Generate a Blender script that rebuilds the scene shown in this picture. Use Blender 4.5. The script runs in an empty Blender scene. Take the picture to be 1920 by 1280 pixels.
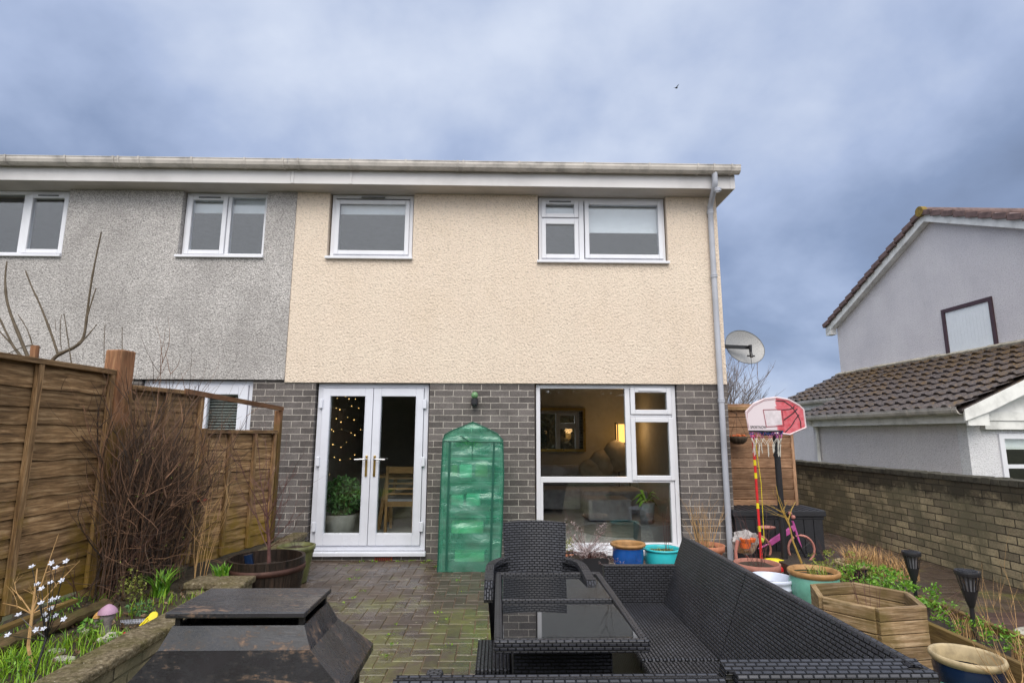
import bpy, bmesh, math, random
from mathutils import Vector, Matrix, noise as mnoise
import numpy as np
random.seed(7)
D = bpy.data; S = bpy.context.scene; C = S.collection
R = math.radians
rr = random.uniform
# ------------------------------------------------------------------ camera
FPX = 1042.7; PIT, YAW, ROL = R(9.446), R(1.305), R(.145)
CAM = Vector((2.572, -6.733, 1.425))
Fw = Vector((math.sin(YAW)*math.cos(PIT), math.cos(YAW)*math.cos(PIT), math.sin(PIT)))
_r = Vector((math.cos(YAW), -math.sin(YAW), 0)); _u = _r.cross(Fw)
Rt = _r*math.cos(ROL)+_u*math.sin(ROL); Up = -_r*math.sin(ROL)+_u*math.cos(ROL)
cam = D.objects.new('camera', D.cameras.new('camera')); C.objects.link(cam); S.camera = cam
cam.matrix_world = Matrix.Translation(CAM) @ Matrix((Rt, Up, -Fw)).transposed().to_4x4()
cam.data.sensor_width = 36; cam.data.lens = FPX/1920*36; cam.data.clip_end = 2000; cam.data.clip_start = .05
def at(px, py, x=None, y=None, z=None):
    d = Fw + Rt*((px-960)/FPX) + Up*((640-py)/FPX)
    t = (x-CAM.x)/d.x if x is not None else (y-CAM.y)/d.y if y is not None else (z-CAM.z)/d.z
    return CAM + d*t
# ------------------------------------------------------------------ world, sun, exposure
S.view_settings.view_transform = 'Standard'; S.view_settings.look = 'None'; S.view_settings.gamma = 1
S.view_settings.exposure = 0.9
SUN_EL, SUN_AZ = R(50), R(183)      # azimuth measured from +y clockwise
W = D.worlds.new('World'); S.world = W; W.use_nodes = True
nt = W.node_tree; nt.nodes.clear()
def wn(t, ins={}, **p):
    n = nt.nodes.new(t)
    for k, v in p.items(): setattr(n, k, v)
    for k, v in ins.items():
        s = n.inputs[k]
        if isinstance(v, bpy.types.NodeSocket): nt.links.new(v, s)
        else: s.default_value = v
    return n
tc = wn('ShaderNodeTexCoord'); sep = wn('ShaderNodeSeparateXYZ', {0: tc.outputs['Generated']})
zz = wn('ShaderNodeMath', {0: sep.outputs[2], 1: .0}, operation='MAXIMUM')
za = wn('ShaderNodeMath', {0: zz.outputs[0], 1: .55}, operation='ADD')
dx = wn('ShaderNodeMath', {0: sep.outputs[0], 1: za.outputs[0]}, operation='DIVIDE')
dy = wn('ShaderNodeMath', {0: sep.outputs[1], 1: za.outputs[0]}, operation='DIVIDE')
cv = wn('ShaderNodeCombineXYZ', {0: dx.outputs[0], 1: dy.outputs[0], 2: 8.3})
n1 = wn('ShaderNodeTexNoise', {'Vector': cv.outputs[0], 'Scale': 2.6, 'Detail': 6., 'Roughness': .5, 'Distortion': .1})
n2 = wn('ShaderNodeTexNoise', {'Vector': cv.outputs[0], 'Scale': 1.1, 'Detail': 2., 'Roughness': .5})
ad = wn('ShaderNodeMath', {0: n1.outputs[0], 1: n2.outputs[0]}, operation='ADD')
ml = wn('ShaderNodeMath', {0: ad.outputs[0], 1: .5}, operation='MULTIPLY')
rp = wn('ShaderNodeValToRGB', {0: ml.outputs[0]})
e = rp.color_ramp.elements
e[0].position = .36; e[0].color = (.185, .24, .37, 1)
e[1].position = .62; e[1].color = (.66, .73, .88, 1)
m = e.new(.44); m.color = (.25, .325, .50, 1)
m = e.new(.52); m.color = (.41, .495, .70, 1)
# white glow added round the sun, in unseen sky behind the photographer, lighting the facade
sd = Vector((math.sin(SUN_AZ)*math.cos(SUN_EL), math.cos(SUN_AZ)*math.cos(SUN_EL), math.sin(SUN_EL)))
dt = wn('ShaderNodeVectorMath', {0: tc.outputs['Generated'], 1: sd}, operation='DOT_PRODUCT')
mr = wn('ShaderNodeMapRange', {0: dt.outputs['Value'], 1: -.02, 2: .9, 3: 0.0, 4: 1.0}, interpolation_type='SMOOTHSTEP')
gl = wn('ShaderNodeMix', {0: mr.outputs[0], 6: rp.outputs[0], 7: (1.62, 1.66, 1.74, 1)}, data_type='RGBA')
sky = wn('ShaderNodeTexSky', sky_type='NISHITA', sun_disc=False, sun_elevation=SUN_EL, sun_rotation=SUN_AZ)
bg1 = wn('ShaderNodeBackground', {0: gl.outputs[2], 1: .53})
bg2 = wn('ShaderNodeBackground', {0: sky.outputs[0], 1: .006})
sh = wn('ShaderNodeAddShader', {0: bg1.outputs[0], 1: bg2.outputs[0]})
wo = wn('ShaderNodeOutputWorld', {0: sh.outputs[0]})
sun = D.objects.new('sun', D.lights.new('sun', 'SUN')); C.objects.link(sun)
sun.data.energy = 1.3; sun.data.angle = R(45); sun.data.color = (1, .92, .80)
sun.rotation_euler = sd.to_track_quat('Z', 'Y').to_euler()
# ------------------------------------------------------------------ materials
class NT:
    def __init__(s, name):
        s.m = D.materials.new(name); s.m.use_nodes = True; s.t = s.m.node_tree; s.t.nodes.clear()
        s.out = s.t.nodes.new('ShaderNodeOutputMaterial'); s.uv = s.n('ShaderNodeUVMap').outputs[0]
        s.ob = s.n('ShaderNodeTexCoord').outputs['Object']
        s.geo = s.n('ShaderNodeNewGeometry').outputs['Position']
        s.rnd = s.n('ShaderNodeAttribute', {}, attribute_name='rnd').outputs['Fac']
    def n(s, t, ins={}, **p):
        n = s.t.nodes.new(t)
        for k, v in p.items(): setattr(n, k, v)
        for k, v in ins.items(): s.set(n.inputs[k], v)
        return n
    def set(s, sock, v):
        if isinstance(v, bpy.types.NodeSocket): s.t.links.new(v, sock)
        else:
            if isinstance(v, (tuple, list)) and len(v) == 3 and sock.type == 'RGBA': v = (*v, 1)
            sock.default_value = v
    def sc(s, vec, sx, sy, sz=1): return s.n('ShaderNodeMapping', {0: vec, 3: (sx, sy, sz)}).outputs[0]
    def noise(s, vec, scale, detail=4, rough=.55, dist=0):
        return s.n('ShaderNodeTexNoise', {'Vector': vec, 'Scale': scale, 'Detail': detail, 'Roughness': rough, 'Distortion': dist}).outputs[0]
    def vor(s, vec, scale, **p): return s.n('ShaderNodeTexVoronoi', {'Vector': vec, 'Scale': scale}, **p)
    def ramp(s, f, *st):
        n = s.n('ShaderNodeValToRGB', {0: f}); e = n.color_ramp.elements
        def c(v): return (v, v, v, 1) if not isinstance(v, tuple) else (*v, 1)
        e[0].position, e[0].color = st[0][0], c(st[0][1]); e[1].position, e[1].color = st[-1][0], c(st[-1][1])
        for p, v in st[1:-1]: q = e.new(p); q.color = c(v)
        return n.outputs[0]
    def mix(s, f, a, b, bl='MIX'):
        n = s.n('ShaderNodeMix', {}, data_type='RGBA', blend_type=bl)
        s.set(n.inputs[0], f); s.set(n.inputs[6], a); s.set(n.inputs[7], b); return n.outputs[2]
    def math(s, op, a, b=0.): return s.n('ShaderNodeMath', {0: a, 1: b}, operation=op).outputs[0]
    def bump(s, h, d=.01, st=1., nrm=None):
        n = s.n('ShaderNodeBump', {'Height': h, 'Distance': d, 'Strength': st})
        if nrm: s.set(n.inputs['Normal'], nrm)
        return n.outputs[0]
    def fin(s, col, rough=.6, nrm=None, metal=0., spec=.5, **kw):
        p = s.n('ShaderNodeBsdfPrincipled'); s.set(p.inputs['Base Color'], col); s.set(p.inputs['Roughness'], rough)
        s.set(p.inputs['Metallic'], metal); s.set(p.inputs['Specular IOR Level'], spec)
        if nrm: s.set(p.inputs['Normal'], nrm)
        for k, v in kw.items(): s.set(p.inputs[k], v)
        s.t.links.new(p.outputs[0], s.out.inputs[0]); return s.m
def plain(name, col, rough=.5, metal=0., dirt=.25, scale=9., bumpd=0., spec=.5, **kw):
    s = NT(name); f = s.noise(s.geo, scale, 5, .6)
    dk = tuple(c*(1-dirt) for c in col); lt = tuple(min(1, c*(1+dirt*.4)) for c in col)
    c = s.ramp(f, (.3, dk), (.52, col), (.75, lt))
    nr = s.bump(s.noise(s.geo, scale*9, 3), bumpd, .6) if bumpd else None
    r = s.ramp(f, (.3, min(1, rough+.12)), (.7, max(.02, rough-.06)))
    return s.fin(c, r, nr, metal, spec, **kw)
def emis(name, col, st):
    s = NT(name); e = s.n('ShaderNodeEmission', {0: (*col, 1), 1: st}); s.t.links.new(e.outputs[0], s.out.inputs[0]); return s.m
def glass(name, tint=(.95, .97, .96), refl=1.1):
    s = NT(name); g_ = s.n('ShaderNodeNewGeometry')
    c_ = s.math('ABSOLUTE', s.n('ShaderNodeVectorMath', {0: g_.outputs['Normal'], 1: g_.outputs['Incoming']}, operation='DOT_PRODUCT').outputs['Value'])
    fr = s.math('ADD', s.math('MULTIPLY', s.math('POWER', s.math('SUBTRACT', 1., c_), 5.), .9), .045)
    f = s.n('ShaderNodeMath', {0: fr, 1: refl}, operation='MULTIPLY', use_clamp=True).outputs[0]
    t = s.n('ShaderNodeBsdfTransparent', {0: (*tint, 1)})
    wob = s.bump(s.noise(s.geo, 1.2, 1), .002, .1)
    g = s.n('ShaderNodeBsdfGlossy', {0: (1, 1, 1, 1), 'Roughness': .015, 'Normal': wob})
    x = s.n('ShaderNodeMixShader', {0: f, 1: t.outputs[0], 2: g.outputs[0]})
    s.t.links.new(x.outputs[0], s.out.inputs[0]); return s.m
def roughcast(name, base, dark, light, stain=None, bd=.013, grain=0.):
    s = NT(name)
    v = s.noise(s.geo, 44, 3, .6, .3); v2 = s.noise(s.geo, 130, 2, .6)
    vv = s.vor(s.geo, 60, feature='SMOOTH_F1').outputs[0]
    h = s.math('ADD', s.math('MULTIPLY', v, 1.1), s.math('MULTIPLY', v2, .3)); h = s.math('SUBTRACT', h, s.math('MULTIPLY', vv, .5))
    big = s.noise(s.geo, 1.1, 4, .6)
    c = s.ramp(big, (.3, dark), (.5, base), (.72, light))
    sk = s.noise(s.sc(s.geo, 5., 5., .35), 1.4, 5, .7); c = s.mix(1., c, s.ramp(sk, (.30, .96), (.48, 1.), (.7, 1.01)), 'MULTIPLY')
    sp = s.ramp(s.noise(s.geo, 19, 2, .5), (.725, 0.), (.75, .35)); c = s.mix(sp, c, tuple(q*.5 for q in base))
    pit = s.ramp(v, (.32, .74), (.48, 1.), (.7, 1.04))
    c = s.mix(1., c, pit, 'MULTIPLY')
    if grain:
        g = s.ramp(s.noise(s.geo, 75, 2, .8), (.34, 1-grain), (.5, 1.), (.68, 1+grain*.8)); c = s.mix(1., c, g, 'MULTIPLY')
    if stain:
        st = s.noise(s.sc(s.geo, 1.0, 1.0, .55), 1.5, 6, .65, .6)
        c = s.mix(s.ramp(st, (.40, 0.), (.68, .5)), c, stain)
    return s.fin(c, .92, s.bump(h, bd, 1.), spec=.2)
def brickmat(name, c1, c2, mortar, bw=.215, bh=.065, mo=.010, moss=None, bd=.006, mossline=None):
    s = NT(name); w = s.noise(s.geo, 16, 2)
    wv = s.n('ShaderNodeVectorMath', {0: s.uv, 1: s.n('ShaderNodeVectorMath', {0: s.n('ShaderNodeTexNoise', {'Vector': s.geo, 'Scale': 14.}).outputs[1], 1: (.010, .010, 0)}, operation='MULTIPLY').outputs[0]}, operation='ADD').outputs[0]
    b = s.n('ShaderNodeTexBrick', {'Vector': wv, 'Color1': (*c1, 1), 'Color2': (*c2, 1), 'Mortar': (*mortar, 1), 'Scale': 1., 'Mortar Size': mo, 'Mortar Smooth': .25, 'Bias': 0., 'Brick Width': bw+.01, 'Row Height': bh+.01})
    nf = s.noise(s.geo, 60, 5, .7); n2 = s.noise(s.geo, 5, 4, .6)
    c = s.mix(1., b.outputs[0], s.ramp(nf, (.28, .62), (.5, 1.), (.75, 1.35)), 'MULTIPLY')
    c = s.mix(1., c, s.ramp(n2, (.3, .75), (.7, 1.2)), 'MULTIPLY')
    sp = s.ramp(s.noise(s.geo, 34, 3, .7), (.68, 0.), (.74, .6)); c = s.mix(sp, c, tuple(min(1, q*1.1) for q in mortar))
    if moss:
        mm = s.ramp(s.noise(s.geo, 2.6, 6, .7, .4), (.42, 0.), (.6, .85)); c = s.mix(mm, c, moss)
    if mossline:
        blk, hz = mossline
        z = s.n('ShaderNodeSeparateXYZ', {0: s.geo}).outputs[2]
        zf = s.math('ADD', s.math('MULTIPLY', s.math('SUBTRACT', z, hz), 1.8), s.noise(s.geo, 4.5, 6, .75))
        c = s.mix(s.ramp(zf, (.45, 0.), (.62, .8)), c, blk)
    h = s.math('ADD', s.math('MULTIPLY', b.outputs[1], -1.), s.math('MULTIPLY', nf, .5))
    return s.fin(c, .88, s.bump(h, bd, 1.), spec=.25)
def woodmat(name, c1, c2, c3, green=None, gz=None, rough=.75, wet=0.):
    s = NT(name)
    st = s.noise(s.sc(s.uv, 1.2, 16.), 3., 6, .62, .5); fine = s.noise(s.sc(s.uv, 3., 90.), 3., 3, .6)
    c = s.ramp(st, (.28, c1), (.5, c2), (.72, c3))
    c = s.mix(1., c, s.ramp(fine, (.3, .62), (.6, 1.14)), 'MULTIPLY')
    c = s.mix(1., c, s.ramp(s.noise(s.geo, 3., 5, .65), (.3, .68), (.7, 1.25)), 'MULTIPLY')
    rv = s.ramp(s.rnd, (0., .72), (1., 1.28)); c = s.mix(1., c, rv, 'MULTIPLY')
    kn = s.vor(s.sc(s.uv, 1., 3.2), 2.2); k = s.ramp(kn.outputs[0], (.03, 1.), (.09, 0.)); c = s.mix(k, c, tuple(q*.35 for q in c1))
    if green:
        g = s.noise(s.geo, 3.4, 5, .65)
        if gz is not None:
            z = s.n('ShaderNodeSeparateXYZ', {0: s.geo}).outputs[2]
            g = s.math('SUBTRACT', g, s.math('MULTIPLY', s.math('SUBTRACT', z, gz), .38))
        c = s.mix(s.ramp(g, (.45, 0.), (.66, .8)), c, green)
    return s.fin(c, rough, s.bump(s.math('ADD', fine, st), .003, .8), spec=.3)
def rattan(name, rot=0., k=1.):
    s = NT(name); v = s.uv
    if rot: v = s.n('ShaderNodeMapping', {0: s.uv, 2: (0, 0, rot)}).outputs[0]
    b = s.n('ShaderNodeTexBrick', {'Vector': v, 'Color1': (.027, .028, .036, 1), 'Color2': (.040, .042, .053, 1), 'Mortar': (.002, .002, .003, 1), 'Scale': 1., 'Mortar Size': .0033*k, 'Mortar Smooth': 1., 'Bias': 0., 'Brick Width': .030*k, 'Row Height': .0135*k})
    wv = s.n('ShaderNodeSeparateXYZ', {0: v})
    sx = s.math('SINE', s.math('MULTIPLY', wv.outputs[0], 2*math.pi/(.026*k)))
    h = s.math('ADD', s.math('MULTIPLY', b.outputs[1], -1.6), s.math('MULTIPLY', sx, .0))
    d = s.ramp(s.noise(s.geo, 5, 4), (.35, .8), (.7, 1.25)); c = s.mix(1., b.outputs[0], d, 'MULTIPLY')
    return s.fin(c, .42, s.bump(h, .006*k, 1.), spec=.5)
M = {}
M['cream'] = roughcast('cream_render', (.73, .617, .51), (.705, .59, .475), (.745, .64, .53))
M['grey'] = roughcast('grey_pebbledash', (.46, .44, .43), (.39, .37, .36), (.53, .505, .495), stain=(.27, .255, .25), bd=.014, grain=.55)
M['lilac'] = roughcast('pale_roughcast', (.64, .615, .64), (.59, .57, .60), (.68, .66, .675), bd=.012)
M['lilac2'] = roughcast('white_roughcast', (.66, .66, .69), (.60, .60, .64), (.72, .72, .74), bd=.012)
M['brick'] = brickmat('dark_brick', (.165, .148, .143), (.090, .080, .078), (.44, .405, .37), mo=.0048)
M['gbrick'] = brickmat('garden_brick', (.44, .365, .225), (.19, .16, .11), (.05, .042, .032), bw=.21, bh=.07, mo=.006, moss=(.15, .135, .085), mossline=((.030, .026, .020), .76), bd=.02)
def capm():
    s = NT('lichened_coping'); n = s.noise(s.geo, 42, 6, .75); b = s.noise(s.geo, 6, 5, .7); l = s.noise(s.geo, 85, 3, .6)
    c = s.ramp(n, (.32, (.045, .036, .022)), (.5, (.15, .12, .075)), (.62, (.26, .22, .15)), (.74, (.46, .41, .31)))
    c = s.mix(s.ramp(b, (.45, 0.), (.62, .6)), c, s.mix(n, (.035, .032, .012), (.13, .115, .03)))
    c = s.mix(s.ramp(l, (.66, 0.), (.72, .8)), c, (.50, .46, .38))
    return s.fin(c, .92, s.bump(n, .012, 1.), spec=.2)
M['cap_old'] = brickmat('mossy_coping', (.20, .165, .115), (.15, .125, .085), (.045, .04, .03), bw=.44, bh=.30, mo=.008, moss=(.07, .06, .035), bd=.014)
M['cap'] = capm()
M['pvc'] = plain('white_upvc', (.66, .68, .76), .3, dirt=.10, scale=2.5)
M['pvcw'] = plain('white_upvc_window', (.68, .69, .74), .3, dirt=.08, scale=2.)
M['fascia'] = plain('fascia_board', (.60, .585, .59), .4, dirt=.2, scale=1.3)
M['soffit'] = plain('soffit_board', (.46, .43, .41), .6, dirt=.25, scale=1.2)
M['gutter'] = plain('gutter_plastic', (.50, .465, .43), .4, dirt=.45, scale=5.)
M['pipe'] = plain('grey_downpipe', (.42, .44, .50), .35, dirt=.15, scale=3.)
M['glass'] = glass('window_glass', refl=1.6)
M['glassu'] = glass('upstairs_glass', (.92, .94, .96), 1.5)
M['tableglass'] = NT('black_glass').fin((.012, .013, .015), .015, spec=1., **{'IOR': 1.75})
M['dark'] = plain('dark_void', (.012, .011, .010), .9)
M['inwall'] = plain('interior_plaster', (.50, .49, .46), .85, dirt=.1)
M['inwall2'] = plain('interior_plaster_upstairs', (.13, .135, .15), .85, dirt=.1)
M['carpet'] = plain('grey_carpet', (.50, .50, .49), .95, dirt=.2, scale=30)
M['blind'] = plain('roller_blind', (.80, .83, .84), .8, dirt=.05)
M['brass'] = plain('brass', (.55, .36, .10), .3, 1.)
M['chrome'] = plain('chrome', (.7, .7, .72), .2, 1.)
M['steel'] = plain('galvanised', (.32, .33, .34), .45, .6)
M['black'] = plain('black_plastic', (.018, .018, .022), .38, dirt=.3)
M['blackm'] = plain('black_metal', (.02, .02, .022), .35, .3)
M['boxbl'] = plain('storage_box_plastic', (.020, .021, .026), .5, dirt=.35, scale=14, bumpd=.001)
M['redbrick'] = plain('air_brick_clay', (.30, .055, .03), .8)
M['terra'] = plain('terracotta', (.40, .155, .085), .75, dirt=.35, scale=14)
M['terra2'] = plain('terracotta_pink', (.32, .135, .10), .75, dirt=.3, scale=14)
M['cobalt'] = plain('cobalt_glaze', (.010, .075, .30), .15, dirt=.45, scale=7)
M['navy'] = plain('navy_glaze', (.008, .020, .055), .15, dirt=.5, scale=6)
M['turq'] = plain('turquoise_glaze', (.03, .42, .47), .15, dirt=.25, scale=6)
M['celadon'] = plain('green_glaze', (.13, .34, .27), .2, dirt=.3, scale=7)
M['olive'] = plain('olive_glaze', (.13, .135, .05), .4, dirt=.5, scale=9)
M['ochre'] = plain('ochre_rim', (.34, .18, .065), .55, dirt=.4, scale=16)
M['cream_rim'] = plain('cream_rim', (.42, .33, .19), .5, dirt=.45, scale=12)
M['bucket'] = plain('white_bucket_plastic', (.56, .61, .74), .35, dirt=.12)
M['greyplastic'] = plain('grey_pot', (.13, .14, .15), .5)
M['soil'] = plain('potting_soil', (.045, .030, .020), .95, dirt=.5, scale=40, bumpd=.01)
M['bark'] = plain('bark', (.10, .072, .055), .85, dirt=.5, scale=40)
M['barkred'] = plain('red_twig', (.115, .050, .045), .7, dirt=.4, scale=30)
M['barkgr'] = plain('green_brown_twig', (.085, .062, .036), .7, dirt=.4, scale=20)
def twigmat(name, a, b, c):
    s = NT(name); return s.fin(s.ramp(s.rnd, (0., a), (.5, b), (1., c)), .8)
M['bushtwig'] = twigmat('bush_twig', (.022, .015, .012), (.075, .045, .030), (.27, .145, .085))
M['yellowtwig'] = plain('yellow_twig', (.42, .27, .06), .6, dirt=.3, scale=20)
M['straw'] = plain('dry_straw', (.46, .28, .12), .8, dirt=.4, scale=20)
M['silver'] = plain('silvery_leaf', (.42, .34, .34), .6, dirt=.5, scale=50)
def leafmat(name, a, b, tr=.25):
    s = NT(name); c = s.ramp(s.rnd, (0., a), (1., b)); p = s.n('ShaderNodeBsdfPrincipled', {'Base Color': c, 'Roughness': .45})
    t = s.n('ShaderNodeBsdfTranslucent', {0: c}); x = s.n('ShaderNodeMixShader', {0: tr, 1: p.outputs[0], 2: t.outputs[0]})
    s.t.links.new(x.outputs[0], s.out.inputs[0]); return s.m
M['litter'] = leafmat('leaf_litter', (.035, .020, .010), (.20, .12, .06), .05)
M['leaf'] = leafmat('fresh_leaf', (.06, .20, .015), (.24, .46, .04))
M['leafd'] = leafmat('dark_leaf', (.03, .09, .03), (.12, .28, .08))
M['grassm'] = leafmat('grass_blade', (.08, .22, .010), (.34, .54, .03))
M['leafy'] = leafmat('yellow_green_leaf', (.14, .20, .03), (.36, .38, .08))
M['hedge'] = leafmat('hedge_leaf', (.03, .036, .014), (.13, .11, .05))
M['fencew'] = woodmat('fence_board', (.065, .036, .018), (.27, .16, .075), (.52, .35, .19), green=(.24, .155, .016), gz=.60)
M['fencep'] = woodmat('fence_post', (.12, .055, .028), (.21, .10, .05), (.30, .17, .09), green=(.105, .072, .015), gz=1.6)
M['shedw'] = woodmat('shed_cladding', (.20, .11, .062), (.36, .205, .12), (.54, .34, .21), green=(.17, .11, .02), gz=.3)
M['planterw'] = woodmat('planter_timber', (.09, .055, .028), (.27, .18, .098), (.50, .38, .25), green=(.13, .095, .025))
M['sleeper'] = woodmat('sleeper', (.10, .062, .022), (.19, .12, .042), (.28, .19, .075), green=(.14, .10, .02))
M['deck'] = woodmat('decking', (.055, .030, .025), (.095, .055, .045), (.13, .08, .065), rough=.35)
M['barrelw'] = woodmat('barrel_stave', (.010, .008, .007), (.026, .018, .014), (.055, .034, .025), rough=.45)
M['pine'] = woodmat('dining_wood', (.36, .21, .08), (.46, .28, .12), (.55, .36, .17))
M['rat'] = rattan('rattan_weave'); M['rats'] = rattan('rattan_seat', R(90), 1.25)
M['roof'] = NT('moss')
def roofm():
    s = NT('brown_tile'); n = s.noise(s.geo, 3.2, 7, .75, .5); f = s.noise(s.geo, 28, 4, .7)
    c = s.ramp(f, (.3, (.030, .023, .021)), (.55, (.070, .055, .053)), (.75, (.17, .145, .15)))
    z = s.n('ShaderNodeSeparateXYZ', {0: s.geo}).outputs[2]
    g = s.math('ADD', s.math('MULTIPLY', n, .9), s.math('MULTIPLY', f, .45)); g = s.math('ADD', g, s.math('MULTIPLY', s.math('SUBTRACT', z, 2.8), .10))
    c = s.mix(s.ramp(g, (.63, 0.), (.77, .85)), c, s.mix(f, (.03, .018, .008), (.17, .095, .02)))
    return s.fin(c, .45, s.bump(f, .01, .8), spec=.4)
M['roof'] = roofm()
M['roofr'] = plain('red_brown_tile', (.135, .085, .078), .7, dirt=.45, scale=6, bumpd=.004)
M['lead'] = plain('mortar_flaunching', (.40, .36, .28), .85, dirt=.55, scale=8, bumpd=.01)
M['lichen'] = plain('lichen_cap', (.22, .15, .03), .9, dirt=.4, scale=14)
M['fibre'] = plain('maroon_frame', (.055, .022, .028), .4)
M['white'] = plain('white_paint', (.74, .74, .72), .5, dirt=.25, scale=4)
def paverm():
    s = NT('block_paving')
    c = s.ramp(s.rnd, (0., (.046, .031, .023)), (.5, (.062, .042, .031)), (1., (.082, .058, .042)))
    f = s.noise(s.geo, 90, 3, .7); c = s.mix(1., c, s.ramp(f, (.3, .65), (.7, 1.3)), 'MULTIPLY')
    sepn = s.n('ShaderNodeSeparateXYZ', {0: s.geo}); y = sepn.outputs[1]
    g = s.noise(s.geo, 1.5, 6, .7, .3); g = s.math('SUBTRACT', g, s.math('MULTIPLY', s.math('ADD', y, 2.7), .085))
    f2 = s.noise(s.geo, 22, 4, .7)
    c = s.mix(s.ramp(s.math('ADD', g, s.math('MULTIPLY', f2, .18)), (.51, 0.), (.72, .85)), c, s.mix(f2, (.055, .068, .012), (.19, .19, .035)))
    r = s.ramp(s.noise(s.geo, 2.4, 4, .6), (.35, .16), (.62, .5))
    return s.fin(c, r, s.bump(f, .003, .7), spec=.5)
M['paver'] = paverm()
M['sand'] = plain('joint_sand', (.15, .105, .07), .95, dirt=.5, scale=20)
def gravm():
    s = NT('pebbles'); c = s.ramp(s.rnd, (0., (.14, .11, .085)), (.45, (.32, .26, .19)), (.8, (.50, .44, .36)), (1., (.62, .58, .52)))
    return s.fin(c, .6)
M['gravel'] = gravm()
def filmm():
    s = NT('green_film'); u = s.sc(s.uv, 1, 1)
    wr = s.noise(s.sc(s.geo, 1.6, 1, 3), 2.4, 4, .55, 1.2)
    gx = s.n('ShaderNodeTexBrick', {'Vector': s.uv, 'Color1': (1, 1, 1, 1), 'Color2': (1, 1, 1, 1), 'Mortar': (0, 0, 0, 1), 'Scale': 1., 'Mortar Size': .0012, 'Brick Width': .012, 'Row Height': .012}, offset=0.).outputs[0]
    col = s.mix(s.ramp(wr, (.35, .0), (.68, 1.)), (.10, .64, .42), (.42, .93, .74))
    col = s.mix(.35, col, s.mix(1., col, gx, 'MULTIPLY'))
    d = s.n('ShaderNodeBsdfDiffuse', {0: col}); t = s.n('ShaderNodeBsdfTranslucent', {0: col})
    tp = s.n('ShaderNodeBsdfTransparent', {0: (.36, .93, .66, 1)}); nb = s.bump(wr, .020, 1.)
    g = s.n('ShaderNodeBsdfGlossy', {0: (.8, 1, .92, 1), 'Roughness': .2, 'Normal': nb})
    a = s.n('ShaderNodeMixShader', {0: .35, 1: d.outputs[0], 2: t.outputs[0]})
    b = s.n('ShaderNodeMixShader', {0: .66, 1: a.outputs[0], 2: tp.outputs[0]})
    fr = s.n('ShaderNodeFresnel', {'IOR': 1.5, 'Normal': nb}).outputs[0]
    f = s.math('ADD', s.math('MULTIPLY', fr, .9), .02)
    x = s.n('ShaderNodeMixShader', {0: f, 1: b.outputs[0], 2: g.outputs[0]})
    s.t.links.new(x.outputs[0], s.out.inputs[0]); return s.m
M['film'] = filmm()
M['trim'] = plain('dark_green_tape', (.006, .085, .055), .5)
def rustm():
    s = NT('black_sheet_steel_with_rust'); n = s.noise(s.sc(s.geo, 1., 5., 3.), 3.6, 8, .78, .4); n2 = s.noise(s.geo, 60, 3, .7)
    g = s.math('ADD', s.math('MULTIPLY', n, .85), s.math('MULTIPLY', n2, .22)); mk = s.ramp(g, (.585, 0.), (.67, .75))
    dark = s.ramp(s.noise(s.geo, 4, 4), (.3, (.010, .010, .012)), (.7, (.032, .033, .040)))
    c = s.mix(mk, dark, s.mix(n2, (.10, .050, .028), (.34, .22, .14)))
    r = s.ramp(g, (.5, .14), (.62, .7))
    return s.fin(c, r, s.bump(g, .002, .6), spec=.6)
M['rust'] = rustm()
def dishm():
    s = NT('mesh_dish'); v = s.vor(s.ob, 90); c = s.ramp(v.outputs[0], (.2, (.20, .20, .21)), (.5, (.32, .32, .32)))
    return s.fin(c, .5, metal=.2)
M['dish'] = dishm()
M['yellow'] = plain('yellow_plastic', (.75, .62, .02), .35); M['red'] = plain('red_plastic', (.62, .025, .03), .35)
M['pink'] = plain('pink_paint', (.50, .10, .33), .3); M['palepink'] = plain('pink_rubber', (.42, .17, .14), .6)
M['orange'] = plain('orange_plastic', (.62, .13, .03), .4); M['lime'] = plain('lime_felt', (.45, .60, .08), .8)
M['poly'] = plain('clear_bag', (.35, .33, .33), .3, dirt=.5, scale=20)
M['blue'] = plain('blue_nylon', (.02, .06, .22), .5); M['netw'] = plain('net_cord', (.62, .60, .54), .8)
M['wicker'] = woodmat('wicker', (.03, .02, .015), (.06, .045, .03), (.10, .07, .05))
M['lilacm'] = plain('lilac_clay', (.40, .24, .35), .6); M['greyclay'] = plain('grey_clay', (.26, .22, .22), .7, dirt=.5, scale=40)
M['amber'] = plain('amber_clay', (.50, .27, .08), .6); M['stone'] = plain('pale_stone', (.45, .43, .36), .8, dirt=.5, scale=25, bumpd=.01)
M['petal'] = plain('petal', (.55, .58, .68), .5, dirt=.1); M['bluepl'] = plain('pale_blue', (.25, .40, .65), .4)
M['fabric'] = plain('grey_upholstery', (.42, .43, .48), .9); M['cushion'] = plain('cushion', (.60, .52, .40), .9)
M['log'] = woodmat('rotten_log', (.03, .02, .012), (.10, .06, .03), (.22, .14, .07), green=(.08, .075, .02))
M['mirror'] = NT('mirror_glass').fin((.8, .8, .8), .02, metal=1.)
M['lampsh'] = emis('lit_lamp_shade', (1., .50, .13), 1.3); M['bulb'] = emis('fairy_bulb', (1., .62, .22), 1.6)
M['paper'] = plain('picture_paper', (.18, .17, .15), .7); M['tin'] = plain('solar_panel', (.012, .014, .022), .2)
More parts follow.
